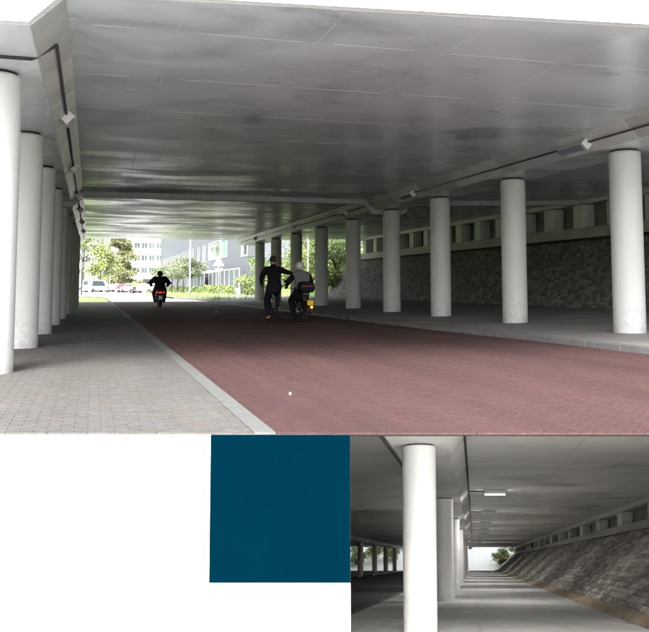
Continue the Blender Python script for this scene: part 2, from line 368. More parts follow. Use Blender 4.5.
# left sidewalk and red brick road: bricks one by one near the camera, material beyond
YB_W, YB_R = 24.0, 24.0       # bricks end here
KX0, KX1 = 1.20, 1.36         # flush kerb band between walk and road
RK = [(3,8.76),(11.5,8.67),(15,8.52),(19,8.2),(27,7.95),(42,7.9),(55,8.0),(62,7.6),(69,6.7),(80,6.2),(110,6.0)]
def rk(y):
    for (y0,x0),(y1,x1) in zip(RK, RK[1:]):
        if y <= y1: return x0 + (x1-x0)*(y-y0)/(y1-y0)
    return RK[-1][1]
m = MB()
m.poly([(p[0],p[1],-.014) for p in clip([(KX1,3),(8.9,3),(8.6,YB_R),(KX1,YB_R)], NX, NY, BW+.02)])
ys = [YB_R] + [y for y,_ in RK if y > YB_R and y < 58] + [57.5]
for y0, y1 in zip(ys, ys[1:]): m.poly([(KX1,y0,0),(rk(y0),y0,0),(rk(y1),y1,0),(KX1,y1,0)])
ro = MB(); yo = [57.52] + [y for y,_ in RK if y > 58]
for y0, y1 in zip(yo, yo[1:]): ro.poly([(KX1,y0,0),(rk(y0),y0,0),(rk(y1),y1,0),(KX1,y1,0)])
ro.build('road_beyond', 'daylit_road', kind='structure')  # paler copy of the road: daylight put into the colour, bounces light inward
road = m.build('road', 'road_far', kind='structure'); 
road.data.materials.append(MAT['bed']); road.data.polygons[0].material_index = 1
m = MB()
m.poly([(p[0],p[1],-.014) for p in clip([(-9,5),(KX0,5),(KX0,YB_W),(-9,YB_W)], NX, NY, BW+.02)])
m.poly([(-9,YB_W,0),(KX0,YB_W,0),(KX0,57.5,0),(-9,57.5,0)])
walk = m.build('sidewalk', 'walk_far', kind='structure')
walk.data.materials.append(MAT['bed']); walk.data.polygons[0].material_index = 1

def lay(cells, parent, mat, name, dark=.94, light=1.06, n_parts=300, jit=.0007):
    """cells: convex outlines; the nearest ones become parts, the rest one joined field"""
    good = []
    for c in cells:
        if len(c) < 3: continue
        A = area(c)
        if abs(A) < 2e-4: continue
        if A < 0: c = c[::-1]
        cx, cy = sum(p[0] for p in c)/len(c), sum(p[1] for p in c)/len(c)
        b, a = b_of(cx, cy), cx*RX + cy*RY
        good.append((b + 3*max(0, abs(a) - .40*b), c))     # nearest and in view first
    good.sort(key=lambda g: g[0]); rest = MB()
    for k, (b, c) in enumerate(good):
        cx, cy = sum(p[0] for p in c)/len(c), sum(p[1] for p in c)/len(c)
        t = random.uniform(dark, light); tint = (t*random.uniform(.96,1.04), t, t*random.uniform(.95,1.05))
        c2 = [(cx+(p[0]-cx)*.98, cy+(p[1]-cy)*.98) for p in c]; h = random.gauss(0, jit)
        ring0 = [(p[0],p[1],-.014) for p in c]; ring1 = [(p[0],p[1],h-.0015) for p in c]; ring2 = [(p[0],p[1],h) for p in c2]
        n = len(c); fs = [(i,(i+1)%n,n+(i+1)%n,n+i) for i in range(n)] + [(n+i,n+(i+1)%n,2*n+(i+1)%n,2*n+i) for i in range(n)] + [tuple(range(2*n,3*n))]
        if k < n_parts:
            q = MB(); q.faces(ring0+ring1+ring2, fs, tint); q.build(name, mat, parent)
        else: rest.faces(ring0+ring1+ring2, fs, tint)
    rest.build(name + '_field', mat, parent, kind='stuff')

# herringbone red bricks
g = .003; W = .085; cells = []
c45, s45 = cos(pi/4), sin(pi/4)
for i in range(-80, 290):
    for j in range(-80, 370):
        k = (i-j) % 4
        if k == 0: r = (i*W, j*W, (i+2)*W, (j+1)*W)
        elif k == 3: r = (i*W, j*W, (i+1)*W, (j+2)*W)
        else: continue
        x0,y0,x1,y1 = r[0]+g/2, r[1]+g/2, r[2]-g/2, r[3]-g/2
        q = [(x*c45 - y*s45 + 4.2, x*s45 + y*c45 - 1.5) for x,y in ((x0,y0),(x1,y0),(x1,y1),(x0,y1))]
        if max(p[1] for p in q) < 4 or min(p[1] for p in q) > YB_R or max(p[0] for p in q) < KX1 or min(p[0] for p in q) > 8.8: continue
        q = clip(q, NX, NY, BW)
        if q: q = clip(q, 1, 0, KX1+.003)
        if q: q = clip(q, 0, -1, -YB_R)
        if q: q = clip(q, -1, -.02, -8.86)
        if q: cells.append(q)
lay(cells, road, 'brick_red', 'brick')
# grey bricks of the walk, laid in rows across
cells = []
W = .10
for j in range(0, 200):
    y0 = 4.5 + j*W
    if y0 > YB_W: break
    for i in range(-40, 30):
        x0 = i*.20 + (.10 if j % 2 else 0)
        if x0 > KX0 or x0 < -5.2: continue
        q = [(x0+g/2,y0+g/2),(x0+.20-g/2,y0+g/2),(x0+.20-g/2,min(y0+W,YB_W)-g/2),(x0+g/2,min(y0+W,YB_W)-g/2)]
        q = clip(q, NX, NY, BW)
        if q: q = clip(q, -1, 0, -(KX0-.003))
        if q: cells.append(q)
lay(cells, walk, 'brick_grey', 'brick')
m = MB()   # plain continuation of the walk out of view on the left
q = clip([(-9,5),(-5.25,5),(-5.25,YB_W),(-9,YB_W)], NX, NY, BW+.02); m.prism(q, -.013, 0); m.build('paving_strip', 'walk_far', walk)
# flush kerb band
kb = empty('kerb', (0,0,0), kind='structure')
y = 5.0; k = 0
while y < 78:
    L_ = 1.0 if y < 40 else 6.0
    q = clip([(KX0+.002,y+.003),(KX1-.002,y+.003),(KX1-.002,y+L_-.003),(KX0+.002,y+L_-.003)], NX, NY, BW)
    if len(q) > 2: MB().prism(q, -.02, .004+random.uniform(-.001,.001)).build('kerb_stone', 'kerb', kb)
    y += L_
# raised kerb of the right-hand walk
kr = empty('raised_kerb', (0,0,0), kind='structure')
y = 3.2
while y < 70:
    L_ = 1.0 if y < 34 else 3.0
    x0, x1 = rk(y), rk(y+L_)
    q = clip([(x0,y+.006),(x0+.16,y+.006),(x1+.16,y+L_-.006),(x1,y+L_-.006)], NX, NY, BW)
    if len(q) > 2:
        if area(q) < 0: q = q[::-1]
        MB().prism(q, -.02, .11+random.uniform(-.002,.002)).build('kerb_stone', 'kerb_dark', kr, bevel=.012)
    y += L_
TOE_X, TOP_X = 16.4, 18.2
def zr(x): return .105 + (x-8.2)*.0275 if x < TOE_X else .33
m = MB(); ys = [3,5,8,11.5,15,19,27,42,55,62,69,80]
q = clip([(8.76+.162,2),(TOE_X+.3,2),(TOE_X+.3,6),(8.76+.162,6)], NX, NY, BW+.02)
m.poly([(p[0],p[1],zr(p[0])) for p in q])
for y0, y1 in zip([6]+ys[2:], ys[2:]): m.poly([(rk(y0)+.162,y0,.105),(TOE_X+.3,y0,.33),(TOE_X+.3,y1,.33),(rk(y1)+.162,y1,.105)])
m.build('right_sidewalk', 'walk_dark', kind='structure')
# pale strip across the road below the deck joint
m = MB(); m.box((4.6,28.65,.004), (6.4,.07,.004)); m.build('pale_strip', 'kerb', road)
# plaza where the cars stand
m = MB(); m.poly([(-8,100,0.01),(9,100,0.01),(28,150,.01),(30,210,.01),(-14,210,.01)]); m.build('plaza', 'forecourt', kind='structure')
m = MB(); m.poly([(KX1,78.02,.004),(6.25,78.02,.004),(9,101,.004),(-6,101,.004),(-1,90,.004)]); m.build('plaza_approach', 'forecourt', kind='structure')

# ================================================================== THE BRIDGE
XL, XR = -1.25, 10.48; ZS, ZL_ = 4.23, 3.87
YF, YJ, YE = 8.95, 28.62, 56.5
ZR_END = 4.46
def profile():
    return [(-11,ZS),(XL-.92,ZS),(XL-.55,ZL_),(XL+.55,ZL_),(XL+.92,ZS),(XR-.92,ZS),(XR-.55,ZL_),(XR+.55,ZL_),(XR+.92,ZS),(19.2,ZR_END)]
PR = profile()
def yfront(x): return 9.03 - .105*(x-.2)      # the deck's front edge runs slightly askew
decks = []
for y0, y1, lab in ((YF, YJ-.06, 'grey concrete bridge deck with sheen overhead, the near span up to the joint'),
                    (YJ+.06, YE, 'far span of the concrete bridge deck beyond the joint, reflecting green')):
    d = empty('bridge_deck', (4.5, y0, ZS), label=lab, cat='bridge deck'); decks.append(d); d_off = Vector((-4.5,-y0,-ZS))
    m = MB()
    ring = [(x,z) for x,z in PR] + [(19.2,5.25),(-11,5.25)]
    A = [Vector((x,(yfront(x) if y0 < 20 else y0)+.004,z))+d_off for x,z in ring]; B = [Vector((x,y1,z))+d_off for x,z in ring]
    n = len(ring); m.faces(A+B, [(i,(i+1)%n,n+(i+1)%n,n+i) for i in range(n)]); m.poly(B); m.poly(A[::-1])
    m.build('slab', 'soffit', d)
    d['o'] = 0; del d['o']
    # formwork seams: thin ridges on the soffit
    sx = [.95,2.75,4.55,6.35,8.15]
    yy = y0 + 1.15; row = 0
    def P(x,y,z): return Vector((x,y,z)) + d_off
    while yy < y1 - .5:
        for k in range(5):
            if random.random() < .22: continue
            x0 = [-.3]+sx; a = x0[k] + random.uniform(0,.3); b_ = (x0[k+1] if k < 4 else 9.5) - random.uniform(0,.5)
            MB().box(P((a+b_)/2, yy+random.uniform(-.02,.02), ZS-.0005), (b_-a, .010, .0025)).build('formwork_seam', 'seam', d)
        yy += 2.4 if y0 < 20 else 4.0; row += 1
    for x in sx:
        yy = (yfront(x) if y0 < 20 else y0) + .05
        while yy < y1-1:
            L_ = random.uniform(1.5,4.2); L_ = min(L_, y1-yy-.1)
            if random.random() < .85: MB().box(P(x+random.uniform(-.01,.01), yy+L_/2, ZS-.0005), (.009, L_, .0025)).build('formwork_seam', 'seam', d)
            yy += L_ + random.uniform(.05,.5)
    # haunch panels: plates along the sloping sides of the two column beams
    def haunch(xlo, xhi, lens, first):
        yy = (yfront(xlo) if y0 < 20 else y0) + .03; k = first
        nx, nz = (ZS-ZL_), -(xhi-xlo)
        l = sqrt(nx*nx+nz*nz); nx, nz = nx/l, nz/l
        if nz > 0: nx, nz = -nx, -nz
        while yy < y1 - .3:
            L_ = min(lens(yy), y1-yy-.02); e = .008 + .004*(k % 2)
            pts = lambda off, yv: [P(xlo+(xhi-xlo)*.03+nx*off, yv, ZL_+(ZS-ZL_)*.03+nz*off), P(xhi-(xhi-xlo)*.03+nx*off, yv, ZS-(ZS-ZL_)*.03+nz*off)]
            a0, a1 = pts(-.002, yy+.004), pts(-.002, yy+L_-.004); tl = random.uniform(-.004,.006)
            b0, b1 = pts(e, yy+.004), pts(e+tl, yy+L_-.004)
            MB().solid([a0[0],a0[1],a1[1],a1[0]], [b0[0],b0[1],b1[1],b1[0]]).build('haunch_panel', 'haunch_a' if k % 2 else 'haunch_b', d)
            yy += L_; k += 1
    haunch(XL+.55, XL+.92, lambda v: 2.4 if v < 10 else random.choice((.8,.9,1.1,1.4)), 0)
    haunch(XR-.55, XR-.92, lambda v: random.choice((1.8,2.4,2.8)), 1)
    if y0 < 20:
        # front fascia, broken to follow the soffit
        m = MB(); ring2 = [(x,z+.004) for x,z in PR] + [(19.2,5.3),(-11,5.3)]
        m.solid([P(x,yfront(x)-.10,z) for x,z in ring2][::-1], [P(x,yfront(x),z) for x,z in ring2][::-1]); m.build('fascia', 'fascia', d)
# joint cover that follows the soffit from beam to beam
m = MB(); low = [(x, z-.17) for x,z in PR]
A = []; B = []
ring = [(x,z+.01) for x,z in PR][::-1] + [(x+(.03 if i in (3,4) else -.03 if i in (5,6) else 0), z) for i,(x,z) in enumerate(low)]
m.solid([Vector((x,YJ-.16,z)) for x,z in ring], [Vector((x,YJ+.16,z)) for x,z in ring])
m.build('joint_cover', 'joint', label='grey joint cover band running across the soffit between the two spans', cat='joint cover')

# columns
def make_column(r, h, pad=.036, mat='column'):
    root = empty('column')
    k = pad/.036; prof = [(r,0),(r,h-.10*k),(r-.012*k,h-.055*k),(r-.05*k,h-pad+.001)]
    MB().lathe([(r-.004,-.02)]+prof, n=40).build('shaft', mat, root)
    MB().lathe([(r-.06*k,h-pad),(r-.06*k,h+.002)], n=32).build('bearing_pad', 'pad', root)
    return root
HL = ZL_
protoL = make_column(.315, HL); protoR = make_column(.315, HL-.25)
ordn = ['nearest','second','third','fourth','fifth','sixth','seventh','eighth','ninth','farthest']
for i in range(9):
    o = protoL if i == 0 else copy_tree(protoL); Y = 11.35 + 4.43*i
    o.location = (XL + .0087*(Y-11.35), Y, 0.0)
    tag(o, f'white round column on the left walk, {ordn[i]} of the left row' if i else 'tall white round column cut by the left picture edge, nearest of the left row', 'column', 'columns of the left row')
for i, Y in enumerate((14.48,19.17,23.84,28.2,32.8,37.76,42.75,47.75,52.65)):
    o = protoR if i == 0 else copy_tree(protoR)
    o.location = (XR, Y, .25-.082+ .0)
    o.location.z = zr(XR)
    o.scale = (1,1,(HL-zr(XR))/(HL-.25))
    tag(o, f'round grey-white column on the right walk, {ordn[i] if i<8 else "farthest"} of the right row, counted from the right', 'column', 'columns of the right row')

# cable conduits and lamps on the haunches
def haunch_pt(side, y, off=0.0, f=.5):
    if side < 0: x, z = XL+.55+.37*f, ZL_+(ZS-ZL_)*f; n = Vector((.70,0,-.714))
    else: x, z = XR-.55-.37*f, ZL_+(ZS-ZL_)*f; n = Vector((-.70,0,-.714))
    return Vector((x,y,z)) + n*(off+.012)
m = MB(); m.tube([(XL-1.2,YF+1.5,ZL_-.02),(XL+.50,YF+1.5,ZL_-.02)], .022); m.tube([(XL+.50,YF+1.5,ZL_-.02), haunch_pt(-1,YF+1.5,.02,.55)], .022); m.tube([haunch_pt(-1,YF+1.5,.02,.55), haunch_pt(-1,YJ-.2,.02)], .02)
m.build('cable_conduit', 'conduit', label='black cable conduit bending round the left column beam and along its slope', cat='conduit')
m = MB(); m.tube([haunch_pt(1,YF+.1,.02), haunch_pt(1,YJ-.2,.02)], .02); m.build('cable_conduit', 'conduit', label='black cable conduit running along the slope above the right columns', cat='conduit')
m = MB(); m.tube([haunch_pt(-1,YJ+.2,.02), haunch_pt(-1,YE-1,.02)], .02); m.build('cable_conduit', 'conduit', label='thin far length of conduit on the left beam beyond the joint', cat='conduit')
m = MB(); m.tube([haunch_pt(1,YJ+.2,.02), haunch_pt(1,YE-1,.02)], .02); m.build('cable_conduit', 'conduit', label='far length of conduit on the right beam beyond the joint', cat='conduit')
def lamp(side, y, label, L_=.75, w=.17):
    root = empty('tunnel_lamp', haunch_pt(side,y), label=label, cat='lamp', group='lamps on the column beams')
    ang = radians(45.6)*(1 if side < 0 else -1)
    R = Matrix.Rotation(-ang if side < 0 else -ang, 3, 'Y')
    n = Vector((.70*(-side),0,-.714)); t = Vector((.714*side*1.0,0,-.70*1.0))
    def at(o, dy, dt=0): return n*o + Vector((0,dy,0)) + t*dt
    MB().box(at(.085,0), (w,L_,.13), R).build('housing', 'housing', root, bevel=.012)
    MB().box(at(.153,.02), (w-.03,L_-.08,.012), R).build('diffuser', 'diffuser', root)
    MB().box(at(.075,-L_/2-.012), (w+.03,.03,.15), R).build('end_cap', 'sign_white', root, bevel=.01)
    return root
for k, y in enumerate((14.9, 21.3, 27.6)): lamp(-1, y, ['box lamp on the left beam, nearest the camera','second box lamp along the left beam','box lamp on the left beam just before the joint'][k], .4)
for k, y in enumerate((33.0, 39.5, 46)): lamp(-1, y, ['first box lamp on the left beam beyond the joint','middle box lamp on the left beam beyond the joint','last box lamp far down the left beam'][k], .4)
for k, y in enumerate((15.1, 24.6)): lamp(1, y, ['long box lamp above the nearest right column','box lamp on the right beam above the third column'][k], .95)
for k, y in enumerate((31.6, 40.5, 50.5)): lamp(1, y, ['box lamp on the right beam just beyond the joint','box lamp midway along the far right beam','farthest box lamp on the right beam near the exit'][k], .7)

# embankment on the right
def stone_slope(parent, P, L0, L1, S1, dl, ds, mat, n_parts, key, name='stone', hmax=.05):
    """six-sided set stones on a slope; P(l, s, h) gives the place: l along, s up the slope, h out of it"""
    nl, ns = int((L1-L0)/dl), int(S1/ds); rnd = random.Random(5); cache = {}
    def jv(i, j, side):
        k = (i, j, side)
        if k not in cache:
            off = .5*(j % 2)
            cache[k] = (L0 + (i+off+.5*0+(0 if side == 0 else .5))*dl + rnd.uniform(-.16,.16)*dl, (j + (.33 if side else 0))*ds + rnd.uniform(-.18,.18)*ds)
        return cache[k]
    def V(i, j):   # running-bond cell corner with jitter
        k = (i, j)
        if k not in cache: cache[k] = (L0 + i*dl/2 + rnd.uniform(-.17,.17)*dl, j*ds + rnd.uniform(-.2,.2)*ds)
        return cache[k]
    stones = []
    for j in range(ns):
        for i in range(nl):
            o = 2*i + (j % 2)
            c = [V(o,j),V(o+1,j),V(o+2,j),V(o+2,j+1),V(o+1,j+1),V(o,j+1)]
            stones.append(c)
    stones.sort(key=lambda c: key(sum(p[0] for p in c)/6, sum(p[1] for p in c)/6)); rest = MB()
    for k, c in enumerate(stones):
        cx, cy = sum(p[0] for p in c)/6, sum(p[1] for p in c)/6; h = rnd.uniform(.3,1)*hmax; t = rnd.uniform(.6,1.45)
        tilt = [rnd.uniform(.55,1.1)*h for _ in range(6)]
        sh = lambda f: [(cx+(p[0]-cx)*f, cy+(p[1]-cy)*f) for p in c]
        A, B, D = sh(.93), sh(.86), sh(.58)
        vs = [P(*p,-.01) for p in A] + [P(*p,.6*tt) for p,tt in zip(B,tilt)] + [P(*p,tt) for p,tt in zip(D,tilt)]
        fs = [(i,(i+1)%6,6+(i+1)%6,6+i) for i in range(6)] + [(6+i,6+(i+1)%6,12+(i+1)%6,12+i) for i in range(6)] + [tuple(range(12,18))]
        tint = (t, t*rnd.uniform(.96,1.0), t*rnd.uniform(.90,.98))
        if k < n_parts: q = MB(); q.faces(vs, fs, tint); q.build(name, mat, parent)
        else: rest.faces(vs, fs, tint)
    rest.build(name+'_facing', mat, parent, kind='stuff')
Z_T0, Z_T1 = .33, 2.93
emb = empty('embankment', (TOE_X, 30, .33), label='sloping embankment of dark basalt stones behind the right columns', cat='embankment'); eo = -Vector((TOE_X,30,.33))
sl = Vector((TOP_X-TOE_X, 0, Z_T1-Z_T0)); slen = sl.length; sl.normalize(); snor = Vector((-sl.z,0,sl.x))
PE = lambda l, s, h: Vector((TOE_X, l, Z_T0)) + sl*s + snor*h + eo
m = MB(); m.poly([PE(5,-.1,-.012),PE(5,slen+.1,-.012),PE(62,slen+.1,-.012),PE(62,-.1,-.012)]); m.build('bedding', 'mortar', emb)
stone_slope(emb, PE, 10, 61, slen-.02, .23, .15, 'basalt', 300, lambda l, s: abs(l-27)+.2*s, hmax=.032)
MB().box(Vector((TOP_X+.28,31,3.13))+eo, (.6,52,.40)).build('ledge', 'ledge', emb)
ab = empty('abutment', (TOP_X+1, 31, 3.3), label='dark abutment wall with edge beam above the stone embankment', cat='abutment'); ao = -Vector((TOP_X+1,31,3.3))
MB().box(Vector((TOP_X+.92,31,3.7))+ao, (.3,51,1.7)).build('back_wall', 'backwall', ab)
MB().box(Vector((TOP_X+.45,31,4.36))+ao, (.5,50.5,.16)).build('edge_beam', 'block', ab)
NTH = 'first second third fourth fifth sixth seventh eighth ninth tenth eleventh twelfth thirteenth fourteenth fifteenth sixteenth seventeenth eighteenth nineteenth twentieth twenty-first'.split()
blk = MB(); blk.box((0,0,.45), (.55,.62,.93)); b0 = blk.build('bearing_block', 'block', bevel=.01)
k = 0; y = 13.0
while y < 55:
    o = b0 if k == 0 else b0.copy()
    if k: COL.objects.link(o)
    o.location = (TOP_X+.42, y, 3.33); tag(o, f'pale bearing block on the ledge above the dark embankment, {NTH[k]} from the right', 'block', 'bearing blocks on the embankment ledge')
    k += 1; y += 2.2
# earth behind the abutment and the far bank beyond the bridge
m = MB()
pr_ = [(TOP_X+1.1,0.2),(TOP_X+1.1,4.4),(24,4.6),(24,0.2)]
m.solid([Vector((x,7,z)) for x,z in pr_], [Vector((x,56.6,z)) for x,z in pr_]); m.build('earth_fill', 'grass', kind='structure')
m = MB(); A = [(TOE_X+.05,56.5,.2),(TOP_X+.2,56.5,3.0),(21,56.5,4.2),(25.5,56.5,.2)]; B = [(TOE_X-2,66,.1),(TOP_X-1,66,2.8),(20.0,66,3.9),(25,66,.1)]; D = [(TOE_X-1,76,-.1),(17,76,1.3),(19.0,76,1.3),(22,76,-.1)]
for P0, P1 in ((A,B),(B,D)):
    for i in range(3): m.poly([P0[i],P0[i+1],P1[i+1],P1[i]])
m.build('bank', 'grass', kind='structure')
# unseen left embankment, pale to reflect light and cut short to let daylight in
m = MB(); m.poly([(-7.6,8.5,0),(-9.6,8.5,3.4),(-9.6,33,3.4),(-7.6,33,0)]); m.poly([(-9.6,8.5,3.4),(-9.6,8.5,5),(-9.6,33,5),(-9.6,33,3.4)])
m.build('left_slope', 'ledge', kind='structure')

# small things on the road
m = MB(); 
def scrap(x, y, s, lab):
    m = MB(); pts = [Vector((s*random.uniform(.6,1.2)*cos(a), s*random.uniform(.6,1.2)*sin(a), random.uniform(.006,.03))) for a in [k*pi/3 for k in range(6)]]
    base = [Vector((p.x*.9,p.y*.9,.001)) for p in pts]; m.solid(base, pts); o = m.build('litter', 'litter', label=lab, cat='litter'); o.location = (x,y,.005)
scrap(1.95, 8.2, .015, 'small white scrap of litter on the red bricks near the kerb')
scrap(5.05, 34.5, .09, 'white scrap of litter on the dark road left of the cyclist')
scrap(1.28, 31.0, .12, 'pale scrap lying on the left kerb band far down')
dr = empty('gully_drain', (rk(25.6)-.02, 25.6, .0), label='black gully drain set in the right kerb behind the moped', cat='drain')
MB().box((-.14,0,.006), (.3,.45,.012)).build('grate', 'iron', dr); MB().box((.012,0,.06), (.04,.42,.09)).build('inlet', 'iron', dr)

# ================================================================== WHITE WALL FOR THE BLANK PAGE, LOWER PASSAGE FOR THE SECOND VIEW
A_J = .192                                    # left jamb of the opening
A_R = 6.2
ww = empty('page_wall', AB(-4, BW, -1.78), label='plain white wall standing in for the blank page below the front edge of the road and walk', cat='wall'); wo = -AB(-4, BW, -1.78)  # added wall, stands in for the page's blank white area
def wbox(a0, a1, b0, b1, z0, z1): 
    m = MB(); q = [AB(a0,b0), AB(a1,b0), AB(a1,b1), AB(a0,b1)]
    m.solid([p+Vector((0,0,z0))+wo for p in q], [p+Vector((0,0,z1))+wo for p in q]); return m
wbox(FC[0], A_J, BW, BW+.28, -1.78, -.0145).build('wall_face', 'white_wall', ww)
wbox(A_R, FC[1], BW, BW+.28, -1.78, -.0145).build('wall_face', 'white_wall', ww)
wbox(A_J, A_R, BW+.004, BW+.28, -.019, -.0155).build('lintel', 'bed', ww)
tp = MB(); q = [AB(-.852,BW-.012), AB(.1915,BW-.012), AB(.1915,BW-.001), AB(-.852,BW-.001)]; tl = AB(-.33,BW,-.55)
tp.solid([p+Vector((0,0,-1.085))-tl for p in q], [p+Vector((0,0,-.0145))-tl for p in q])
o = tp.build('colour_panel', 'teal', label='dark teal square of the page, set as a panel on the white wall beside the passage opening', cat='panel'); o.location = tl  # the page's colour square, hung on the added wall
# unseen forecourt in front of the wall, raised and enlarged to bounce light inside
m = MB(); zf = -1.78
c = [AB(FC[0],FC[2]), AB(FC[1],FC[2]), AB(FC[1],BW), AB(FC[0],BW)]
m.poly([p+Vector((0,0,zf)) for p in c])
for i in (0,1,3): 
    p, q = c[i], c[(i+1)%4]; m.poly([p+Vector((0,0,Z0)), q+Vector((0,0,Z0)), q+Vector((0,0,zf)), p+Vector((0,0,zf))])
m.build('forecourt', 'forecourt', kind='structure')

# lower passage, made to hold the second view: floor, soffit, embankment, columns; everything runs downhill along RAY
T0, T1 = 6.3, 81.0
V_F, V_LO, V_HI = -.74, 1.255, 1.46
U_COL, U_FAR = -.59, -7.3
def strip(u0, u1, v0, v1, t0=T0, t1=T1, seg=1):
    m = MB()
    for k in range(seg):
        a, b = t0+(t1-t0)*k/seg, t0+(t1-t0)*(k+1)/seg
        m.poly([LP(a,u0,v0), LP(a,u1,v1), LP(b,u1,v1), LP(b,u0,v0)])
    return m
strip(-1.80, .02, V_F, V_F).build('passage_walk', 'path', kind='structure')
strip(.08, 2.0, V_F, V_F).build('passage_path', 'path2', kind='structure')
strip(.02, .08, V_F+.004, V_F+.004).build('path_edge', 'path_line', kind='structure')
strip(1.05, 1.12, V_F+.004, V_F+.004).build('path_seam', 'path_line', kind='structure')
# gritty sand strip at the foot of the slope
m = MB(); rnd = random.Random(3)
us = [1.98,2.06,2.16,2.30]; ts = [T0+.25*k for k in range(int((T1-T0)/.25)+1)]
grid = [[LP(t, u+ (rnd.uniform(-.05,.05) if i == 0 else 0), V_F + (.004 if i == 0 else rnd.uniform(.01,.05)+.02*i)) for i,u in enumerate(us)] for t in ts]
for a, b in zip(grid, grid[1:]):
    for i in range(3): m.poly([a[i],a[i+1],b[i+1],b[i]])
m.build('sand_strip', 'sand', kind='stuff')
strip(-1.92, -1.80, V_F, V_F).build('passage_kerb', 'kerb_dark', kind='structure')
m = strip(-6.6, -1.92, V_F-.05, V_F-.05); m.poly([LP(T0,-1.92,V_F-.05),LP(T0,-1.92,V_F),LP(T1,-1.92,V_F),LP(T1,-1.92,V_F-.05)]); m.build('passage_road', 'asphalt', kind='structure')
strip(-13.5, -6.6, V_F, V_F).build('far_passage_walk', 'path', kind='structure')
# soffit of the passage
TS = 8.0
ps = empty('passage_soffit', LP(TS,0,V_HI), label='grey concrete soffit of the lower passage beneath the road', cat='soffit'); po = -LP(TS,0,V_HI)
def PL(t,u,v): return LP(t,u,v)+po
m = MB()
prof2 = [(-13.5,V_HI),(U_FAR-.5,V_HI),(U_FAR-.35,V_LO),(U_FAR+.35,V_LO),(U_FAR+.5,V_HI),(-1.06,V_HI),(-.90,V_LO),(-.26,V_LO),(-.10,V_HI),(4.5,V_HI)]
for (u0,v0),(u1,v1) in zip(prof2, prof2[1:]): m.poly([PL(TS-.45 if v0 < 1.4 and v1 < 1.4 else TS,u0,v0), PL(TS-.45 if v0 < 1.4 and v1 < 1.4 else TS,u1,v1), PL(T1,u1,v1), PL(T1,u0,v0)])
# flat cover between the wall and the start of the sloping soffit
p4 = [AB(-7,BW+.28,-.075), AB(8,BW+.28,-.075), AB(8,9.6,-.075), AB(-7,9.6,-.075)]; m.poly([p+po for p in p4])
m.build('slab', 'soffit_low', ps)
for t in (9.6,12.2,15.8,20,26,33,42):
    for (a,b) in ((-.05,1.3),(1.4,2.9),(2.95,4.2)):
        if random.random() < .75:
            o_ = random.uniform(-.1,.1); MB().solid([PL(t+o_,a,V_HI-.004),PL(t+o_,b,V_HI-.004),PL(t+.05+o_,b,V_HI-.004),PL(t+.05+o_,a,V_HI-.004)],[PL(t+o_,a,V_HI-.006),PL(t+o_,b,V_HI-.006),PL(t+.05+o_,b,V_HI-.006),PL(t+.05+o_,a,V_HI-.006)]).build('formwork_seam', 'seam', ps)
for u in (1.36,2.92):
    MB().solid([PL(8.2,u,V_HI-.004),PL(8.2,u+.012,V_HI-.004),PL(50,u+.012,V_HI-.004),PL(50,u,V_HI-.004)],[PL(8.2,u,V_HI-.006),PL(8.2,u+.012,V_HI-.006),PL(50,u+.012,V_HI-.006),PL(50,u,V_HI-.006)]).build('formwork_seam', 'seam', ps)
def conduit2(u, v, t0, t1, r, lab):
    m = MB(); m.tube([LP(t0,u,v-r), LP(t1,u,v-r)], r); return m.build('cable_conduit', 'conduit', label=lab, cat='conduit')
conduit2(-.935, V_LO+.01, 7.9, 40, .014, 'dark cable line on the passage soffit left of the big white column')
conduit2(-.085, V_HI, 8.3, 44, .012, 'dark straight cable line along the passage soffit right of the white columns')
for k, t in enumerate((16.8, 23.6, 30.5, 36, 42, 51, 61)):  # every second lamp is added to fill dark stretches of the passage
    root = empty('ceiling_lamp', LP(t,.35,V_HI), label='lit white strip lamp on the passage soffit, nearest of its row' if k == 0 else f'shaded strip lamp on the passage soffit, in a row partly added for light, {ordn[k]} of its row', cat='lamp', group='strip lamps under the passage soffit')
    rx = Vector((RX,RY,0))
    def bar(u0,u1,v0,v1,dt):
        m = MB(); f = RAY
        q = lambda t_,: [rx*u0+f*t_+Vector((0,0,v0)), rx*u1+f*t_+Vector((0,0,v0)), rx*u1+f*t_+Vector((0,0,v1)), rx*u0+f*t_+Vector((0,0,v1))]
        return m.solid(q(0), q(dt))
    bar(-.095,.315,-.088,-.079,.36).build('tube_cover', 'lit', root); bar(-.10,.32,-.078,-.03,.37).build('housing', 'sign_white', root); bar(-.101,.321,(-.098 if k == 0 else -.135),-.031,-.012).build('shade', 'sign_white', root); bar(-.42,-.105,-.05,-.03,.10).build('feed_pipe', 'conduit', root); bar(-.08,.30,-.0295,-.001,.30).build('bracket', 'housing', root)
for k in range(7):     # fill lamps added on the beam's hidden side to brighten the passage
    t = 21.0 + 8.0*k; root = empty('beam_fill_lamp', LP(t,-1.06,V_HI), label=f'added fill lamp on the hidden road side of the passage column beam, {ordn[k]} of its row', cat='lamp', group='added fill lamps on the passage column beam')
    def bar(u0,u1,v0,v1,dt):
        m = MB(); q = lambda t_: [rx*u0+RAY*t_+Vector((0,0,v0)), rx*u1+RAY*t_+Vector((0,0,v0)), rx*u1+RAY*t_+Vector((0,0,v1)), rx*u0+RAY*t_+Vector((0,0,v1))]
        return m.solid(q(0), q(dt))
    bar(-.16,-.02,-.05,-.002,.9).build('housing', 'housing', root); bar(-.15,-.03,-.06,-.051,.88).build('tube_cover', 'lit', root)
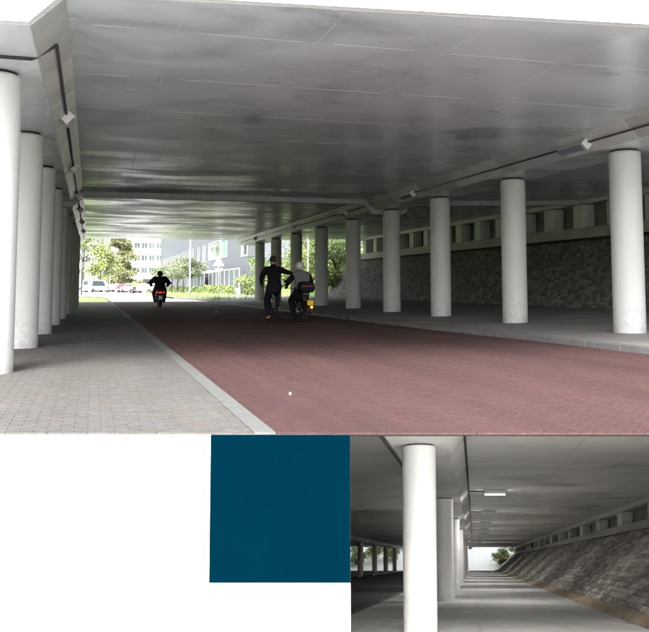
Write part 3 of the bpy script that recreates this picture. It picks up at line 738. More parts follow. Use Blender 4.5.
# columns in the passage
pc = make_column(.184, V_LO-V_F, .014, 'column_lightened')
for ch in pc.children:                        # tops and feet cut to the fall of the passage
    for v in ch.data.vertices:
        if v.co.z > .5: v.co.z += -.3242*(v.co.x*NX + v.co.y*NY)
        elif v.co.z < -.01: v.co.z -= .08
for i in range(8):
    o = pc if i == 0 else copy_tree(pc); t = 9.0 + 7.5*i
    o.location = LP(t, U_COL, V_F); 
    tag(o, 'big bright white round column at the passage opening, cut by the bottom edge' if i == 0 else f'white round column in the lower passage, {ordn[i]} of its row', 'column', 'columns of the lower passage near row')
for i in range(5):
    o = copy_tree(pc); t = 45.4 + 7.6*i
    o.location = LP(t, U_FAR, V_F)
    tag(o, f'small dark column far left in the lower passage, {ordn[i]} of the far row', 'column', 'columns of the lower passage far row')
# embankment, ledge and blocks in the passage
U_T, U_P = 2.18, 3.95; V_P = .79
le = empty('embankment', LP(8,U_T,V_F), label='sloping embankment of grey basalt stones along the right of the lower passage', cat='embankment'); lo = -LP(8,U_T,V_F)
su, sv = U_P-U_T, V_P-V_F; s2 = sqrt(su*su+sv*sv); su, sv = su/s2, sv/s2
PS = lambda l, s, h: LP(l, U_T+su*s-sv*h, V_F+sv*s+su*h) + lo
m = MB(); m.poly([PS(T0,-.15,-.012),PS(T0,s2+.1,-.012),PS(86,s2+.1,-.012),PS(86,-.15,-.012)]); m.build('bedding', 'mortar', le)
stone_slope(le, PS, 7, 84, s2-.02, .52, .125, 'basalt_lightened', 300, lambda l, s: abs(l-15) if l > 9 else 99, hmax=.026)
def lsolid(u0,u1,v0,v1,t0,t1,off): 
    m = MB(); q = lambda t: [LP(t,u0,v0)+off, LP(t,u1,v0)+off, LP(t,u1,v1)+off, LP(t,u0,v1)+off]; return m.solid(q(t0), q(t1))
lsolid(U_P-.02,U_P+.45,V_P-.02,V_P+.17,T0,T1,lo).build('ledge', 'ledge', le)
la = empty('abutment', LP(8,U_P+.5,V_P), label='shaded abutment wall and beam above the passage embankment', cat='abutment'); lao = -LP(8,U_P+.5,V_P)
lsolid(U_P+.36,U_P+.55,V_P+.1,V_HI+.1,T0+1.8,T1,lao).build('back_wall', 'backwall', la)
lsolid(U_P+.02,U_P+.34,V_HI-.13,V_HI-.003,T0+2,T1,lao).build('edge_beam', 'block', la)
q = MB(); qq = lambda t: [LP(t,u,v)-LP(0,0,0) for u,v in ((0,0),(.30,0),(.30,.36),(0,.36))]
q.solid([p - RAY*0 for p in qq(0)], qq(.75)); lb = q.build('bearing_block', 'block', bevel=.008)
for k in range(16):
    o = lb if k == 0 else lb.copy()
    if k: COL.objects.link(o)
    o.location = LP(18.0+4.0*k, U_P+.03, V_P+.165); tag(o, f'pale bearing block on the ledge in the lower passage, {NTH[k]} from the right', 'block', 'bearing blocks in the lower passage')
m = MB(); m.poly([LP(T0,-13.5,V_F),LP(T0,-13.5,V_HI+.6),LP(T1,-13.5,V_HI+.6),LP(T1,-13.5,V_F)]); m.poly([LP(T0,-13.5,V_F),LP(T0,-13.5,V_HI),AB(-6,BW+.27,0),AB(-6,BW+.27,-1.78)])
m.build('passage_side_wall', 'backwall', kind='structure')
# sunken court added at the far end to let sky light into the passage
zc = LP(T1,0,V_F).z - .4
m = MB(); c = [AB(CT[0]-.5,CT[2]), AB(CT[1],CT[2]), AB(CT[1],CT[3]), AB(CT[0]-.5,CT[3])]
m.poly([p+Vector((0,0,zc)) for p in c]); m.poly([LP(T1,-16,V_F), LP(T1,12,V_F), LP(T1+2.2,12,V_F-.4), LP(T1+2.2,-16,V_F-.4)])
m.build('light_well', 'light_well_paving', kind='structure')
m = MB()
for i in (1,2,3):
    p, q = c[i], c[(i+1)%4]; m.poly([p+Vector((0,0,Z0)), q+Vector((0,0,Z0)), q+Vector((0,0,zc)), p+Vector((0,0,zc))])
ztop = LP(T1,0,V_HI).z
p, q = c[0], c[1]; m.poly([p+Vector((0,0,Z0)), q+Vector((0,0,Z0)), q+Vector((0,0,ztop)), p+Vector((0,0,ztop))])
m.build('light_well_walls', 'light_well_wall', kind='structure')

# ================================================================== VEGETATION
def leaves(m, c, r, n, size, rnd, flat=1.0, clumps=26, shell=.55):
    cl = []
    for _ in range(clumps):
        a, z = rnd.uniform(0,2*pi), rnd.uniform(-1,1); q = sqrt(1-z*z); k = rnd.uniform(shell,1.0)
        cl.append((Vector((q*cos(a)*r[0]*k, q*sin(a)*r[1]*k, z*r[2]*k)), rnd.uniform(.18,.42), rnd.uniform(.65,1.35)))
    for i in range(n):
        cc, cr, ct = cl[i % clumps]; 
        p = cc + Vector((rnd.gauss(0,1)*r[0], rnd.gauss(0,1)*r[1], rnd.gauss(0,1)*r[2]))*cr*.5
        p = p + Vector(c)
        u = Vector((rnd.uniform(-1,1), rnd.uniform(-1,1), rnd.uniform(-1,1))).normalized(); w = u.orthogonal().normalized(); w.rotate(Matrix.Rotation(rnd.uniform(0,6.28),3,u)) 
        x = u.cross(w); s = size*rnd.uniform(.6,1.3); t = ct*rnd.uniform(.75,1.25); tint = (t*rnd.uniform(.9,1.15), t, t*rnd.uniform(.7,1.1))
        m.poly([p-x*s*.5, p+w*s*.35, p+x*s*.5, p-w*s*.35], tint)
def tree(name, loc, h, r, trunk_h, leaf, label, n=2600, size=.35, seed=1, cone=False, group=None, tr=.16, cat='tree'):
    rnd = random.Random(seed); root = empty(name, loc, label=label, cat=cat, group=group)
    t = MB(); top = Vector((rnd.uniform(-.2,.2), rnd.uniform(-.2,.2), h*.9))
    t.tube([(0,0,-.1),(0,0,trunk_h*.6),top*.6,top], [tr,tr*.85,tr*.5,tr*.1], 8)
    for k in range(9):
        z = trunk_h + (h-trunk_h)*rnd.uniform(.05,.75); a = rnd.uniform(0,6.28); l = r[0]*rnd.uniform(.5,.85)*(1-(.6*(z-trunk_h)/(h-trunk_h) if cone else 0))
        p = Vector((0,0,z*.92)); q = p + Vector((cos(a)*l, sin(a)*l, l*rnd.uniform(.15,.5)))
        t.tube([p, (p+q)/2+Vector((0,0,.1)), q], [tr*.4,tr*.25,tr*.06], 5)
    t.build('trunk', 'bark', root)
    m = MB()
    if cone:
        for k in range(7):
            f = k/6; z = trunk_h + (h-trunk_h)*(f*.95+.03); rr = r[0]*(1-.78*f)
            leaves(m, (0,0,z), (rr, rr, (h-trunk_h)/9), int(n*(1-.75*f)/3.6), size, rnd, clumps=14, shell=.3)
    else:
        leaves(m, (0,0,trunk_h+(h-trunk_h)*.52), r, n, size, rnd)
    m.build('crown', leaf, root); return root
def at_px(px, b, z=0.0):        # a bearing read from the photograph, distance chosen from what the thing stands on
    return AB((px-324.5)/825*b, b, z)
def shrub(loc, r, leaf, label, seed, n=900, size=.22, cat='shrub', group=None):
    rnd = random.Random(seed); root = empty('shrub', loc, label=label, cat=cat, group=group)
    t = MB()
    for k in range(6):
        a = rnd.uniform(0,6.28); t.tube([(0,0,-.15),(cos(a)*r[0]*.25,sin(a)*r[1]*.25,r[2]*.6),(cos(a)*r[0]*.6,sin(a)*r[1]*.6,r[2]*1.4)], [.05,.035,.01], 5)
    t.build('stem', 'bark', root)
    m = MB(); leaves(m, (0,0,r[2]*.95), r, n, size, rnd, clumps=22, shell=.35); m.build('foliage', leaf, root); return root

tree('conifer_tree', at_px(121,165), 16.5, (4.9,4.9), 1.0, 'leaf_b', 'tall olive brown tree with dark trunk behind the parked cars', n=11000, size=.42, seed=3, cone=True, tr=.26)
tree('broadleaf_tree', at_px(101,150), 9.0, (2.7,2.7,3.2), 1.6, 'leaf_d', 'light green tree left of the tall olive tree', n=2600, size=.42, seed=4)
tree('broadleaf_tree', at_px(78,92), 13, (3.0,3.0,3.2), 5.5, 'leaf_d', 'yellow green tree hanging in beside the left columns at the exit', n=2600, size=.4, seed=5, tr=.2)
tree('broadleaf_tree', at_px(84,210), 20, (5.5,5.5,6), 5, 'leaf_c', 'pale distant tree at the far left of the exit view', n=2200, size=.7, seed=6, tr=.3)
for k, y in enumerate((108,116,124,133,143,154)):
    tree('espalier_tree', Vector((12.3,y,0)), 4.7, (2.2,3.2,1.25), 2.1, 'leaf_c', f'pale clipped tree in the row before the grey building, {ordn[k] if k<5 else "farthest"} from the bridge', n=3000, size=.24, seed=20+k, group='clipped trees before the grey building', tr=.12)
for k, (px, b, r, lf, lab) in enumerate((
    (253,76,(1.5,1.5,1.3),'leaf_d','yellow green shrub left of the farthest right column'),
    (268,72,(2.0,2.0,2.0),'leaf_a','green shrub seen between the two farthest right columns'),
    (286,70,(2.1,2.0,2.2),'leaf_d','light green shrub behind the cyclist'),
    (307,68,(2.2,2.0,2.4),'leaf_a','tall green shrub behind the moped rider'),
    (325,70,(2.2,2.0,2.6),'leaf_c','pale shrub left of the basalt slope end'))):
    shrub(at_px(px,b,0), r, lf, lab, 40+k, n=3600, size=.17)
for k, (x, y, z, r, lf, lab) in enumerate((
    (17.6,59.0,2.3,(1.9,1.7,1.6),'leaf_a','dark green bush at the bridge end on top of the bank'),
    (16.6,62.5,1.0,(1.7,1.7,1.5),'leaf_d','light green bush at the foot of the bank'),
    (18.6,63.5,3.0,(2.4,2.0,2.0),'leaf_a','big green bush on the bank beyond the bridge'),
    (17.2,68.0,1.2,(2.2,2.2,2.4),'leaf_c','pale bush lower down the far bank'),
    (20.5,68.0,3.2,(3.0,2.4,2.6),'leaf_a','tall bush crowning the far bank'),
    (16.9,57.6,1.0,(.8,.8,.6),'leaf_d','small creeper on the lit end of the basalt slope'),
    (22.5,74.0,1.0,(4.5,2.5,4.2),'leaf_a','dense tall bush at the back of the bank'))):
    shrub(Vector((x,y,z)), r, lf, lab, 60+k, n=4200, size=.17)
# hedge and rough grass before the grey building
def hedge(p0, p1, w, h, leaf, label, seed, n):
    rnd = random.Random(seed); p0, p1 = Vector(p0), Vector(p1); root = empty('hedge', (p0+p1)/2, label=label, cat='hedge'); o = -(p0+p1)/2
    d = (p1-p0); L_ = d.length; d.normalize(); s = Vector((-d.y,d.x,0)); m = MB(); t = MB()
    for i in range(n):
        f = rnd.random(); e = rnd.uniform(-.5,.5); z = rnd.random()
        p = p0 + d*(f*L_) + s*(e*w) + Vector((0,0,z*h*(.85+.3*sin(f*37)*.5))) + o
        u = Vector((rnd.uniform(-1,1),rnd.uniform(-1,1),rnd.uniform(-1,1))).normalized(); x = u.orthogonal().normalized(); y = u.cross(x); q = rnd.uniform(.16,.34); c = rnd.uniform(.6,1.35)
        m.poly([p-x*q*.5,p+y*q*.35,p+x*q*.5,p-y*q*.35], (c,c,c*.9))
    m.build('foliage', leaf, root)
    for k in range(int(L_/1.5)):
        p = p0 + d*(k*1.5+.5) + o; t.tube([p, p+Vector((0,0,h*.7))], .03, 5)
    t.build('stem', 'bark', root)
hedge((14.2,86,0), (14.2,112,0), .9, 1.15, 'leaf_d', 'low ragged hedge in front of the grey fence panels', 90, 3600)
hedge((12.9,104,0), (12.9,150,0), 1.0, 1.0, 'leaf_a', 'dark low hedge under the clipped trees', 91, 3200)
hedge(at_px(119,140), at_px(127,140), 1.0, 1.3, 'leaf_a', 'short dark green hedge between the parked cars', 92, 700)
m = MB(); rnd = random.Random(8)
for i in range(9000):
    y = rnd.uniform(57,104); x = rk(min(y,100)) + .3 + rnd.random()**1.3*(15.5-rk(min(y,100)))*.85; h = rnd.uniform(.12,.38)*(1.6 if rnd.random() < .08 else 1); a = rnd.uniform(0,6.28); w = rnd.uniform(.02,.05); c = rnd.uniform(.7,1.3)
    m.poly([(x-w*cos(a),y-w*sin(a),-.05),(x+w*cos(a),y+w*sin(a),-.05),(x+rnd.uniform(-.1,.1),y+rnd.uniform(-.1,.1),h)], (c,c,c))
m.build('rough_grass', 'leaf_d', kind='stuff')
# greenery in the sunken court at the end of the passage
for k, (t, u, r, lf, lab) in enumerate((
    (83.5,2.9,(1.0,1.4,.8),'leaf_d','bright green bush right of the passage exit'),
    (86,4.6,(1.4,1.4,1.0),'leaf_d','second green bush at the right side of the passage exit'),
    (84,-12.0,(1.2,1.4,1.1),'leaf_d','green bush seen far left beyond the passage columns'),
    (85,-10.2,(1.1,1.4,1.3),'leaf_d','light green bush between the small far columns'),
    (85,-8.4,(1.0,1.2,.9),'leaf_d','bush behind the last small far column'))):
    p = LP(t,u,V_F); p.z = max(p.z, zc) if t < 83.2 else zc
    shrub(p, r, lf, lab, 110+k, n=2600, size=.15)
MB().box(LP(88,-9.0,1.1), (3.4,.4,2.6), Matrix.Rotation(-YAW,3,'Z')).build('court_kiosk', 'fac_white', label='white block glimpsed between the far columns of the passage', cat='building')

# ================================================================== BUILDINGS
gb = empty('office_building', (17,130,0), label='long grey brick office building beyond the lawn', cat='building'); go = Vector((-17,-130,0))
FX = 17.0
# window openings along the facade: (y0, y1, z0, z1, kind)
WIN = [(92.6,96.6,4.55,6.75,'corner'), (107.5,113.2,4.9,7.3,'bay'), (113.5,125,4.9,7.3,'bay2'), (129,132,4.8,7.3,'slit'), (136,138.4,4.8,7.3,'slit')]
WIN += [(144+5.6*k, 146.4+5.6*k, 4.9, 7.4, 'slit') for k in range(12)]
ZT = 13.0
m = MB()     # wall pieces round the openings
ys = [84.0]; 
for w in WIN: ys += [w[0], w[1]]
ys += [215.0]
for i in range(0, len(ys), 2): m.box((FX+.2-17, (ys[i]+ys[i+1])/2-130, ZT/2), (.4, ys[i+1]-ys[i], ZT))
for w in WIN:
    m.box((FX+.2-17,(w[0]+w[1])/2-130,w[2]/2), (.4,w[1]-w[0],w[2])); m.box((FX+.2-17,(w[0]+w[1])/2-130,(w[3]+ZT)/2), (.4,w[1]-w[0],ZT-w[3]))
m.box((FX+8-17+.2,84.2-130,ZT/2), (15.6,.4,ZT)); m.build('wall', 'fac_grey', gb)
MB().box((FX+8-17,149.5-130,ZT+.1), (16.3,131.6,.3)).build('roof', 'dark', gb)
for k, w in enumerate(WIN):
    yc, zc_ = (w[0]+w[1])/2-130, (w[2]+w[3])/2; big = w[4] in ('bay','bay2','corner'); out = .03
    win = MB(); fr = .16 if big else .10; x = FX-17-out
    for dy in (w[0]-130+fr/2, w[1]-130-fr/2): win.box((x+.04,dy,zc_), ((.10 if big else .02)+out,fr,w[3]-w[2]+ (.2 if big else 0)))
    for dz in (w[2]-.0, w[3]+.0): win.box((x+.04,yc,dz), ((.105 if big else .025)+out,w[1]-w[0]-2*fr,fr))
    f = win.build('window', 'frame_white', gb)
    MB().box((x+.15,yc,zc_), (.04,w[1]-w[0]-2*fr,w[3]-w[2]-fr)).build('pane', {'bay':'glass_teal','bay2':'glass_green','corner':'glass'}.get(w[4],'glass'), f)
    if w[4] == 'corner': MB().box((x+.11,yc,w[3]-.55), (.03,w[1]-w[0]-2*fr-.1,.75)).build('blind', 'glass_teal', f)
    if w[4] == 'bay2': MB().box((x+.1,yc,zc_), (.1,.16,w[3]-w[2]-fr)).build('mullion', 'frame_white', f)
# glass and panel fence before the building
fn = empty('panel_fence', (15.3,98,0), label='fence of grey blue panels with white posts before the grey building', cat='fence')
for k in range(7): MB().box((0,-10+3.4*k+1.7,1.85), (.05,3.24,2.0)).build('panel', 'fence_panel', fn)
for k in range(8): MB().box((-.02,-10+3.4*k,1.5), (.05,.14,3.0)).build('post', 'frame_white', fn)
MB().box((-.02,1.9,2.95), (.06,23.8,.12)).build('top_rail', 'frame_white', fn); MB().box((0,1.9,.42), (.2,23.8,.84)).build('plinth', 'fac_white', fn)
cn = empty('canopy', (15.6,122,0), label='low white canopy with glass front left of the panel fence', cat='canopy')
MB().box((0,0,2.95), (1.9,20,.4)).build('roof', 'fac_white', cn)
for k in range(5): MB().box((-.9,-8+4*k,1.7), (.04,3.8,1.9)).build('pane', 'fence_panel', cn)
for k in range(6): MB().box((-.92,-10+4*k,1.35), (.05,.14,2.7)).build('post', 'frame_white', cn)
MB().box((-.9,0,.38), (.3,20,.76)).build('plinth', 'fac_white', cn)
# white building at the end of the street, facing the camera
def block_building(name, px0, px1, b, h, label, rows, seed, dark_base=True, cols=5, z0=4.6):
    p0, p1 = at_px(px0,b), at_px(px1,b); wd = (p1-p0).length; root = empty(name, (p0+p1)/2, rz=-YAW, label=label, cat='building')
    m = MB(); fl = 3.5; ww_, wh = wd/cols*.72, 1.6
    zs_ = [0, z0-.6]; 
    xs = [-wd/2 + wd/cols*(k+.5) for k in range(cols)]
    zrow = [z0 + fl*r for r in range(rows)]
    m.box((0,8,h/2), (wd,15.0,h))
    bands = [0.0] + sum([[z, z+wh] for z in zrow], []) + [h]
    for i in range(0, len(bands), 2): m.box((0,.25,(bands[i]+bands[i+1])/2), (wd,.5,bands[i+1]-bands[i]))
    for z in zrow:
        ed = [-wd/2] + sum([[x-ww_/2, x+ww_/2] for x in xs], []) + [wd/2]
        for i in range(0, len(ed), 2): m.box(((ed[i]+ed[i+1])/2,.25,z+wh/2), (ed[i+1]-ed[i],.5,wh))
    m.build('wall', 'fac_white', root)
    for z in zrow:
        for x in xs:
            f = MB(); f.box((x,.2,z+.04), (ww_,.16,.08)); f.box((x,.2,z+wh-.04), (ww_,.16,.08)); f.box((x,.2,z+wh/2), (.09,.16,wh-.16)); f = f.build('window', 'frame_white', root)
            MB().box((x,.32,z+wh/2), (ww_,.04,wh)).build('pane', 'glass', f)
    if dark_base: MB().box((wd*.2,-.04,1.7), (wd*.5,.06,2.6)).build('recess_shade', 'dark', root)  # dark panel proud of the wall, painted shade of a recess
    MB().box((0,8,h+.15), (wd+.4,15.4,.3)).build('roof', 'frame_white', root)
block_building('apartment_building', 126, 163, 235, 22, 'white multi storey building with window bands behind the parked cars', 4, 1, cols=5)
block_building('apartment_building', 78, 98, 250, 16, 'pale building hazy behind the light green tree on the left', 3, 2, dark_base=False, cols=3)

# ================================================================== STREET FURNITURE
s = empty('street_lamp', (9.2,80.9,0), label='tall pale lamp post before the clipped trees', cat='street lamp')
MB().tube([(0,0,-.05),(0,0,1.2),(0,0,9.0)], [.11,.09,.055], 12).build('post', 'pole', s); MB().tube([(0,0,9),(-.4,0,9.25),(-1.0,0,9.3)], .04).build('arm', 'pole', s); MB().box((-1.25,0,9.3), (.6,.22,.12)).build('lamp_head', 'housing', s, bevel=.03)
s = empty('street_lamp', at_px(308,63,0), label='thin pale post between the right columns behind the moped rider', cat='street lamp')
MB().tube([(0,0,-.1),(0,0,4.9)], [.07,.06], 12).build('post', 'pole', s); MB().lathe([(.02,4.9),(.16,4.95),(.16,5.15),(.05,5.25)], n=16).build('lamp_head', 'housing', s)
s = empty('street_lamp', (-1.1,101.6,0), label='dark green lamp post on the left lawn', cat='street lamp')
MB().tube([(0,0,-.05),(0,0,7.2)], [.09,.06], 12).build('post', 'pole_green', s); MB().lathe([(.03,7.2),(.25,7.3),(.2,7.6),(.05,7.7)], n=16).build('lamp_head', 'housing', s)
s = empty('warning_sign', (9.4,63.4,0), rz=-YAW+.12, label='white triangular road sign on a thin post by the lawn', cat='road sign')
MB().tube([(0,0,-.05),(0,0,3.0)], .03, 10).build('post', 'pole', s)
m = MB(); tr = [(-.42,2.62),(.42,2.62),(0,3.36)]; m.solid([Vector((x,-.03,z)) for x,z in tr],[Vector((x,-.045,z)) for x,z in tr]); m.build('triangle_plate', 'sign_white', s)
for dx in (-.16,.22): MB().box((dx,-.035,2.34), (.22,.02,.14)).build('small_plate', 'sign_white', s)
def bollard(loc, lab):
    s = empty('bollard', loc, label=lab, cat='bollard', group='bollards at the plaza edge'); MB().lathe([(.12,0),(.12,.85),(.10,.95),(.04,1.0)], n=14).build('post', 'car_dark', s); MB().lathe([(.125,.45),(.125,.65)], n=14, caps=False).build('band', 'sign_white', s)
bollard(at_px(108.5,125), 'dark bollard with white band on the plaza, left one'); bollard(at_px(118.8,120), 'dark bollard with white band on the plaza, right one')
s = empty('marker_post', at_px(110.6,140), label='slim white post among the parked cars', cat='post'); MB().tube([(0,0,0),(0,0,2.6)], .06, 8).build('post', 'sign_white', s); MB().lathe([(.10,2.6),(.10,2.72),(.03,2.8)], n=10).build('cap', 'pole', s)

# parked cars
def car(loc, rz, mat, label, van=False):
    root = empty('parked_car' if not van else 'parked_van', loc, rz=rz, label=label, cat='van' if van else 'car', group='cars parked on the plaza')
    L_, W_ = (4.7,1.85) if van else (4.1,1.7)
    if van: pr = [(-L_/2,.3),(L_/2,.3),(L_/2,.95),(L_/2-.5,1.15),(L_/2-1.3,2.0),(-L_/2+.05,2.05),(-L_/2,1.0)]
    else: pr = [(-L_/2,.32),(L_/2,.32),(L_/2+.02,.62),(L_/2-.25,.84),(L_/2-1.05,.93),(L_/2-1.7,1.42),(-L_/2+.75,1.45),(-L_/2+.12,.98),(-L_/2-.03,.7)]
    m = MB(); w = lambda z: W_/2*(1 if z < 1.0 else 1-.20*(z-1.0)/.5*(.4 if van else 1))
    m.solid([Vector((-w(z),y,z)) for y,z in pr][::-1], [Vector((w(z),y,z)) for y,z in pr][::-1]); m.build('body', mat, root, bevel=.05)
    zt = 1.9 if van else 1.36; z0 = 1.05 if van else .98
    for sx in (-1,1):
        q = [(-L_/2+.55,z0),(L_/2-1.35,z0),(L_/2-1.75,zt-.02),(-L_/2+.85,zt)] 
        MB().solid([Vector((sx*(w(z)+.004),y,z)) for y,z in q], [Vector((sx*(w(z)-.02),y,z)) for y,z in q]).build('side_window', 'glass', root)
        for y in (-L_/2+.8, L_/2-.8):
            R = Matrix.Rotation(pi/2,3,'Y'); wh = MB().lathe([(.31,-.10),(.32,0),(.31,.10)], (sx*(W_/2-.09),y,.31), 18, R).build('wheel', 'tyre', root)
            MB().lathe([(.19,0),(.17,.02)], (sx*(W_/2+.01) - (.02 if sx > 0 else 0),y,.31), 14, R).build('rim', 'rim', wh)
        MB().box((sx*(W_/2-.22),-L_/2-.02,.78), (.22,.06,.16)).build('tail_light', 'red_refl', root); MB().box((sx*(W_/2-.25),L_/2+.005,.68), (.26,.05,.12)).build('headlight', 'sign_white', root)
    zr0 = 1.1 if van else 1.02
    MB().solid([Vector((x,-L_/2+(.02 if van else .12)-.012+(0 if z < 1.2 else (.01 if van else .55)),z)) for x,z in ((-.62,zr0),(.62,zr0),(.56,zt-.02),(-.56,zt-.02))],[Vector((x,-L_/2+(.02 if van else .12)+.02+(0 if z < 1.2 else (.01 if van else .55)),z)) for x,z in ((-.62,zr0),(.62,zr0),(.56,zt-.02),(-.56,zt-.02))]).build('rear_window', 'glass', root)
car(at_px(98,138), -.9, 'car_white', 'white van parked at the left of the plaza', True)
car(at_px(92.5,146), 1.2, 'car_dark', 'dark car half hidden left of the white van')
car(at_px(105.5,146), -1.2, 'car_dark', 'dark car parked right of the white van')
car(at_px(115,146), 1.4, 'car_pink', 'pale red car parked before the short hedge')
car(at_px(128,138), -.6, 'car_red', 'red car parked right of the short hedge')
car(at_px(132.5,126), .5, 'car_white', 'white car parked nearest the plaza middle')
car(at_px(140,138), -.8, 'car_blue', 'blue grey car parked behind the standing person')
car(at_px(147,130), 1.2, 'car_white', 'white car parked left of the motorcyclist')
car(at_px(142,119), 1.35, 'car_pink', 'pale red car in the front row of the plaza')

# ================================================================== PEOPLE AND TWO-WHEELERS
def skinned(name, joints, bones, mats, loc, rz, parent=None, **kw):
    """joints: name -> (pos, radius[, radius2]); bones: (a, b, material key). One continuous surface grown round the skeleton."""
    bm = bmesh.new(); ly = bm.verts.layers.skin.verify(); vs = {}
    for k, (nm, j) in enumerate(joints.items()):
        v = bm.verts.new(j[0]); v[ly].radius = (j[1], j[2] if len(j) > 2 else j[1]); v[ly].use_root = (k == 0); vs[nm] = v
    for a, b, _ in bones: bm.edges.new((vs[a], vs[b]))
    me = bpy.data.meshes.new(name); bm.to_mesh(me); bm.free()
    tmp = bpy.data.objects.new('tmp', me); COL.objects.link(tmp)
    tmp.modifiers.new('skin', 'SKIN').use_smooth_shade = True
    sb = tmp.modifiers.new('sub', 'SUBSURF'); sb.levels = 2; sb.render_levels = 2
    dg = bpy.context.evaluated_depsgraph_get(); dg.update()
    out = bpy.data.meshes.new_from_object(tmp.evaluated_get(dg)); out.name = name
    bpy.data.objects.remove(tmp); 
    keys = []; 
    for _, _, k in bones:
        if k not in keys: keys.append(k)
    out.materials.clear()
    for k in keys: out.materials.append(MAT[k])
    segs = [(Vector(joints[a][0]), Vector(joints[b][0]), keys.index(k)) for a, b, k in bones]
    for p in out.polygons:
        c = p.center; best = None
        for a, b, k in segs:
            d = b-a; t = max(0, min(1, (c-a).dot(d)/max(d.length_squared,1e-9))); q = (c-a-d*t).length
            if best is None or q < best[0]: best = (q, k)
        p.material_index = best[1]; p.use_smooth = True
    o = bpy.data.objects.new(name, out); COL.objects.link(o); o.location = loc; o.rotation_euler = (0,0,rz)
    if parent: o.parent = parent
    return tag(o, **kw)
def hand(J, B, key, wrist, pos, fwd, side, mat):
    """palm and five bent fingers of different lengths closing round what is held"""
    pos, fwd, side = Vector(pos), Vector(fwd).normalized(), Vector(side).normalized(); dn = Vector((0,0,-1))
    J[key+'palm'] = (pos, .034, .022); B.append((wrist, key+'palm', mat))
    for k, (o, l) in enumerate(((-.03,.065),(-.01,.075),(.011,.072),(.03,.058))):
        a = pos + fwd*.045 + side*o; b = a + fwd*l*.5 + dn*.012; c = b + fwd*l*.15 + dn*l*.45
        J[f'{key}f{k}a'] = (a,.011); J[f'{key}f{k}b'] = (b,.010); J[f'{key}f{k}c'] = (c,.008)
        B += [(key+'palm',f'{key}f{k}a',mat),(f'{key}f{k}a',f'{key}f{k}b',mat),(f'{key}f{k}b',f'{key}f{k}c',mat)]
    a = pos - side*.038 + fwd*.01; b = a - side*.012 + fwd*.035 + dn*.012
    J[key+'t0'] = (a,.012); J[key+'t1'] = (b,.010); B += [(key+'palm',key+'t0',mat),(key+'t0',key+'t1',mat)]

def wheel(parent, y, R_, tw, spokes=True, name='wheel'):
    w = empty(name, (0,y,R_+tw)); w.parent = parent
    MB().torus((0,0,0), R_, tw, 'x', 32, 8).build('tyre', 'tyre', w); MB().torus((0,0,0), R_-tw*1.1, tw*.55, 'x', 32, 6).build('rim', 'wheel_dark', w)
    m = MB()
    for k in range(18 if spokes else 6):
        a = 2*pi*k/(18 if spokes else 6); r = .003 if spokes else .02
        m.tube([((-1)**k*.025, .03*cos(a), .03*sin(a)), (0, (R_-tw)*cos(a), (R_-tw)*sin(a))], r, 4)
    m.tube([(-.05,0,0),(.05,0,0)], .03 if spokes else .06, 8); m.build('spokes', 'wheel_dark', w)

# --- bicycle (origin on the ground between the wheels, riding towards +Y)
BX, BY, BZ_ = 5.42, 25.2, 0.0
bike = empty('bicycle', (BX,BY,0), rz=.02, label='black city bicycle ridden by the man in the dark jacket', cat='bicycle')
wheel(bike, -.52, .33, .02); wheel(bike, .56, .33, .02)
m = MB(); bb = (0,-.06,.29); hd0, hd1 = (0,.40,.62), (0,.33,.98); sc_ = (0,-.20,.88)
for a, b in ((bb,hd0),(bb,sc_),(hd0,hd1),((0,.36,.85),(0,-.14,.66))): m.tube([a,b], .017, 8)
for sx in (-.05,.05):
    m.tube([bb,(sx,-.52,.35)], .010, 6); m.tube([(0,-.18,.80),(sx,-.52,.35)], .009, 6); m.tube([hd0,(sx,.44,.55),(sx,.56,.35)], .011, 6)
m.build('frame', 'frame_black', bike)
h = MB(); h.tube([(0,.33,.98),(0,.32,1.08)], .012); h.tube([(-.31,.12,1.08),(-.26,.22,1.10),(-.1,.32,1.09),(.1,.32,1.09),(.26,.22,1.10),(.31,.12,1.08)], .011); h.build('handlebar', 'chrome', bike)
MB().tube([(-.31,.11,1.08),(-.325,.03,1.075)], .016).build('grip', 'tyre', bike); MB().tube([(.31,.11,1.08),(.325,.03,1.075)], .016).build('grip', 'tyre', bike)
MB().ellipsoid((0,-.24,.95), (.11,.14,.045)).build('saddle', 'tyre', bike); MB().tube([sc_,(0,-.23,.93)], .014).build('seat_post', 'chrome', bike)
m = MB(); m.tube([(-.06,-.25,.74),(-.06,-.72,.74),(.06,-.72,.74),(.06,-.25,.74)], .008, 6); m.tube([(-.06,-.70,.74),(-.05,-.52,.37)], .006, 5); m.tube([(.06,-.70,.74),(.05,-.52,.37)], .006, 5); m.build('rear_rack', 'frame_black', bike)
m = MB(); 
fpts = [Vector((0,-.52+.385*cos(a),.35+.385*sin(a))) for a in [radians(20+18*k) for k in range(10)]]
for a, b in zip(fpts, fpts[1:]): m.solid([a+Vector((-.028,0,0)),a+Vector((.028,0,0)),a+Vector((.028,0,.006)),a+Vector((-.028,0,.006))],[b+Vector((-.028,0,0)),b+Vector((.028,0,0)),b+Vector((.028,0,.006)),b+Vector((-.028,0,.006))])
m.build('mudguard', 'frame_black', bike)
MB().box((.075,-.26,.36), (.02,.52,.12)).build('chain_guard', 'frame_black', bike, bevel=.01)
m = MB(); m.tube([(-.05,-.06,.29),(-.09,-.06,.29),(-.10,-.03,.12),(-.2,-.03,.12)], .010, 6); m.tube([(.05,-.06,.29),(.09,-.06,.29),(.10,-.09,.46),(.2,-.09,.46)], .010, 6); m.build('crank', 'chrome', bike)
MB().box((-.15,-.03,.12), (.1,.08,.025)).build('pedal', 'reflector_orange', bike); MB().box((.15,-.09,.46), (.1,.08,.025)).build('pedal', 'tyre', bike)
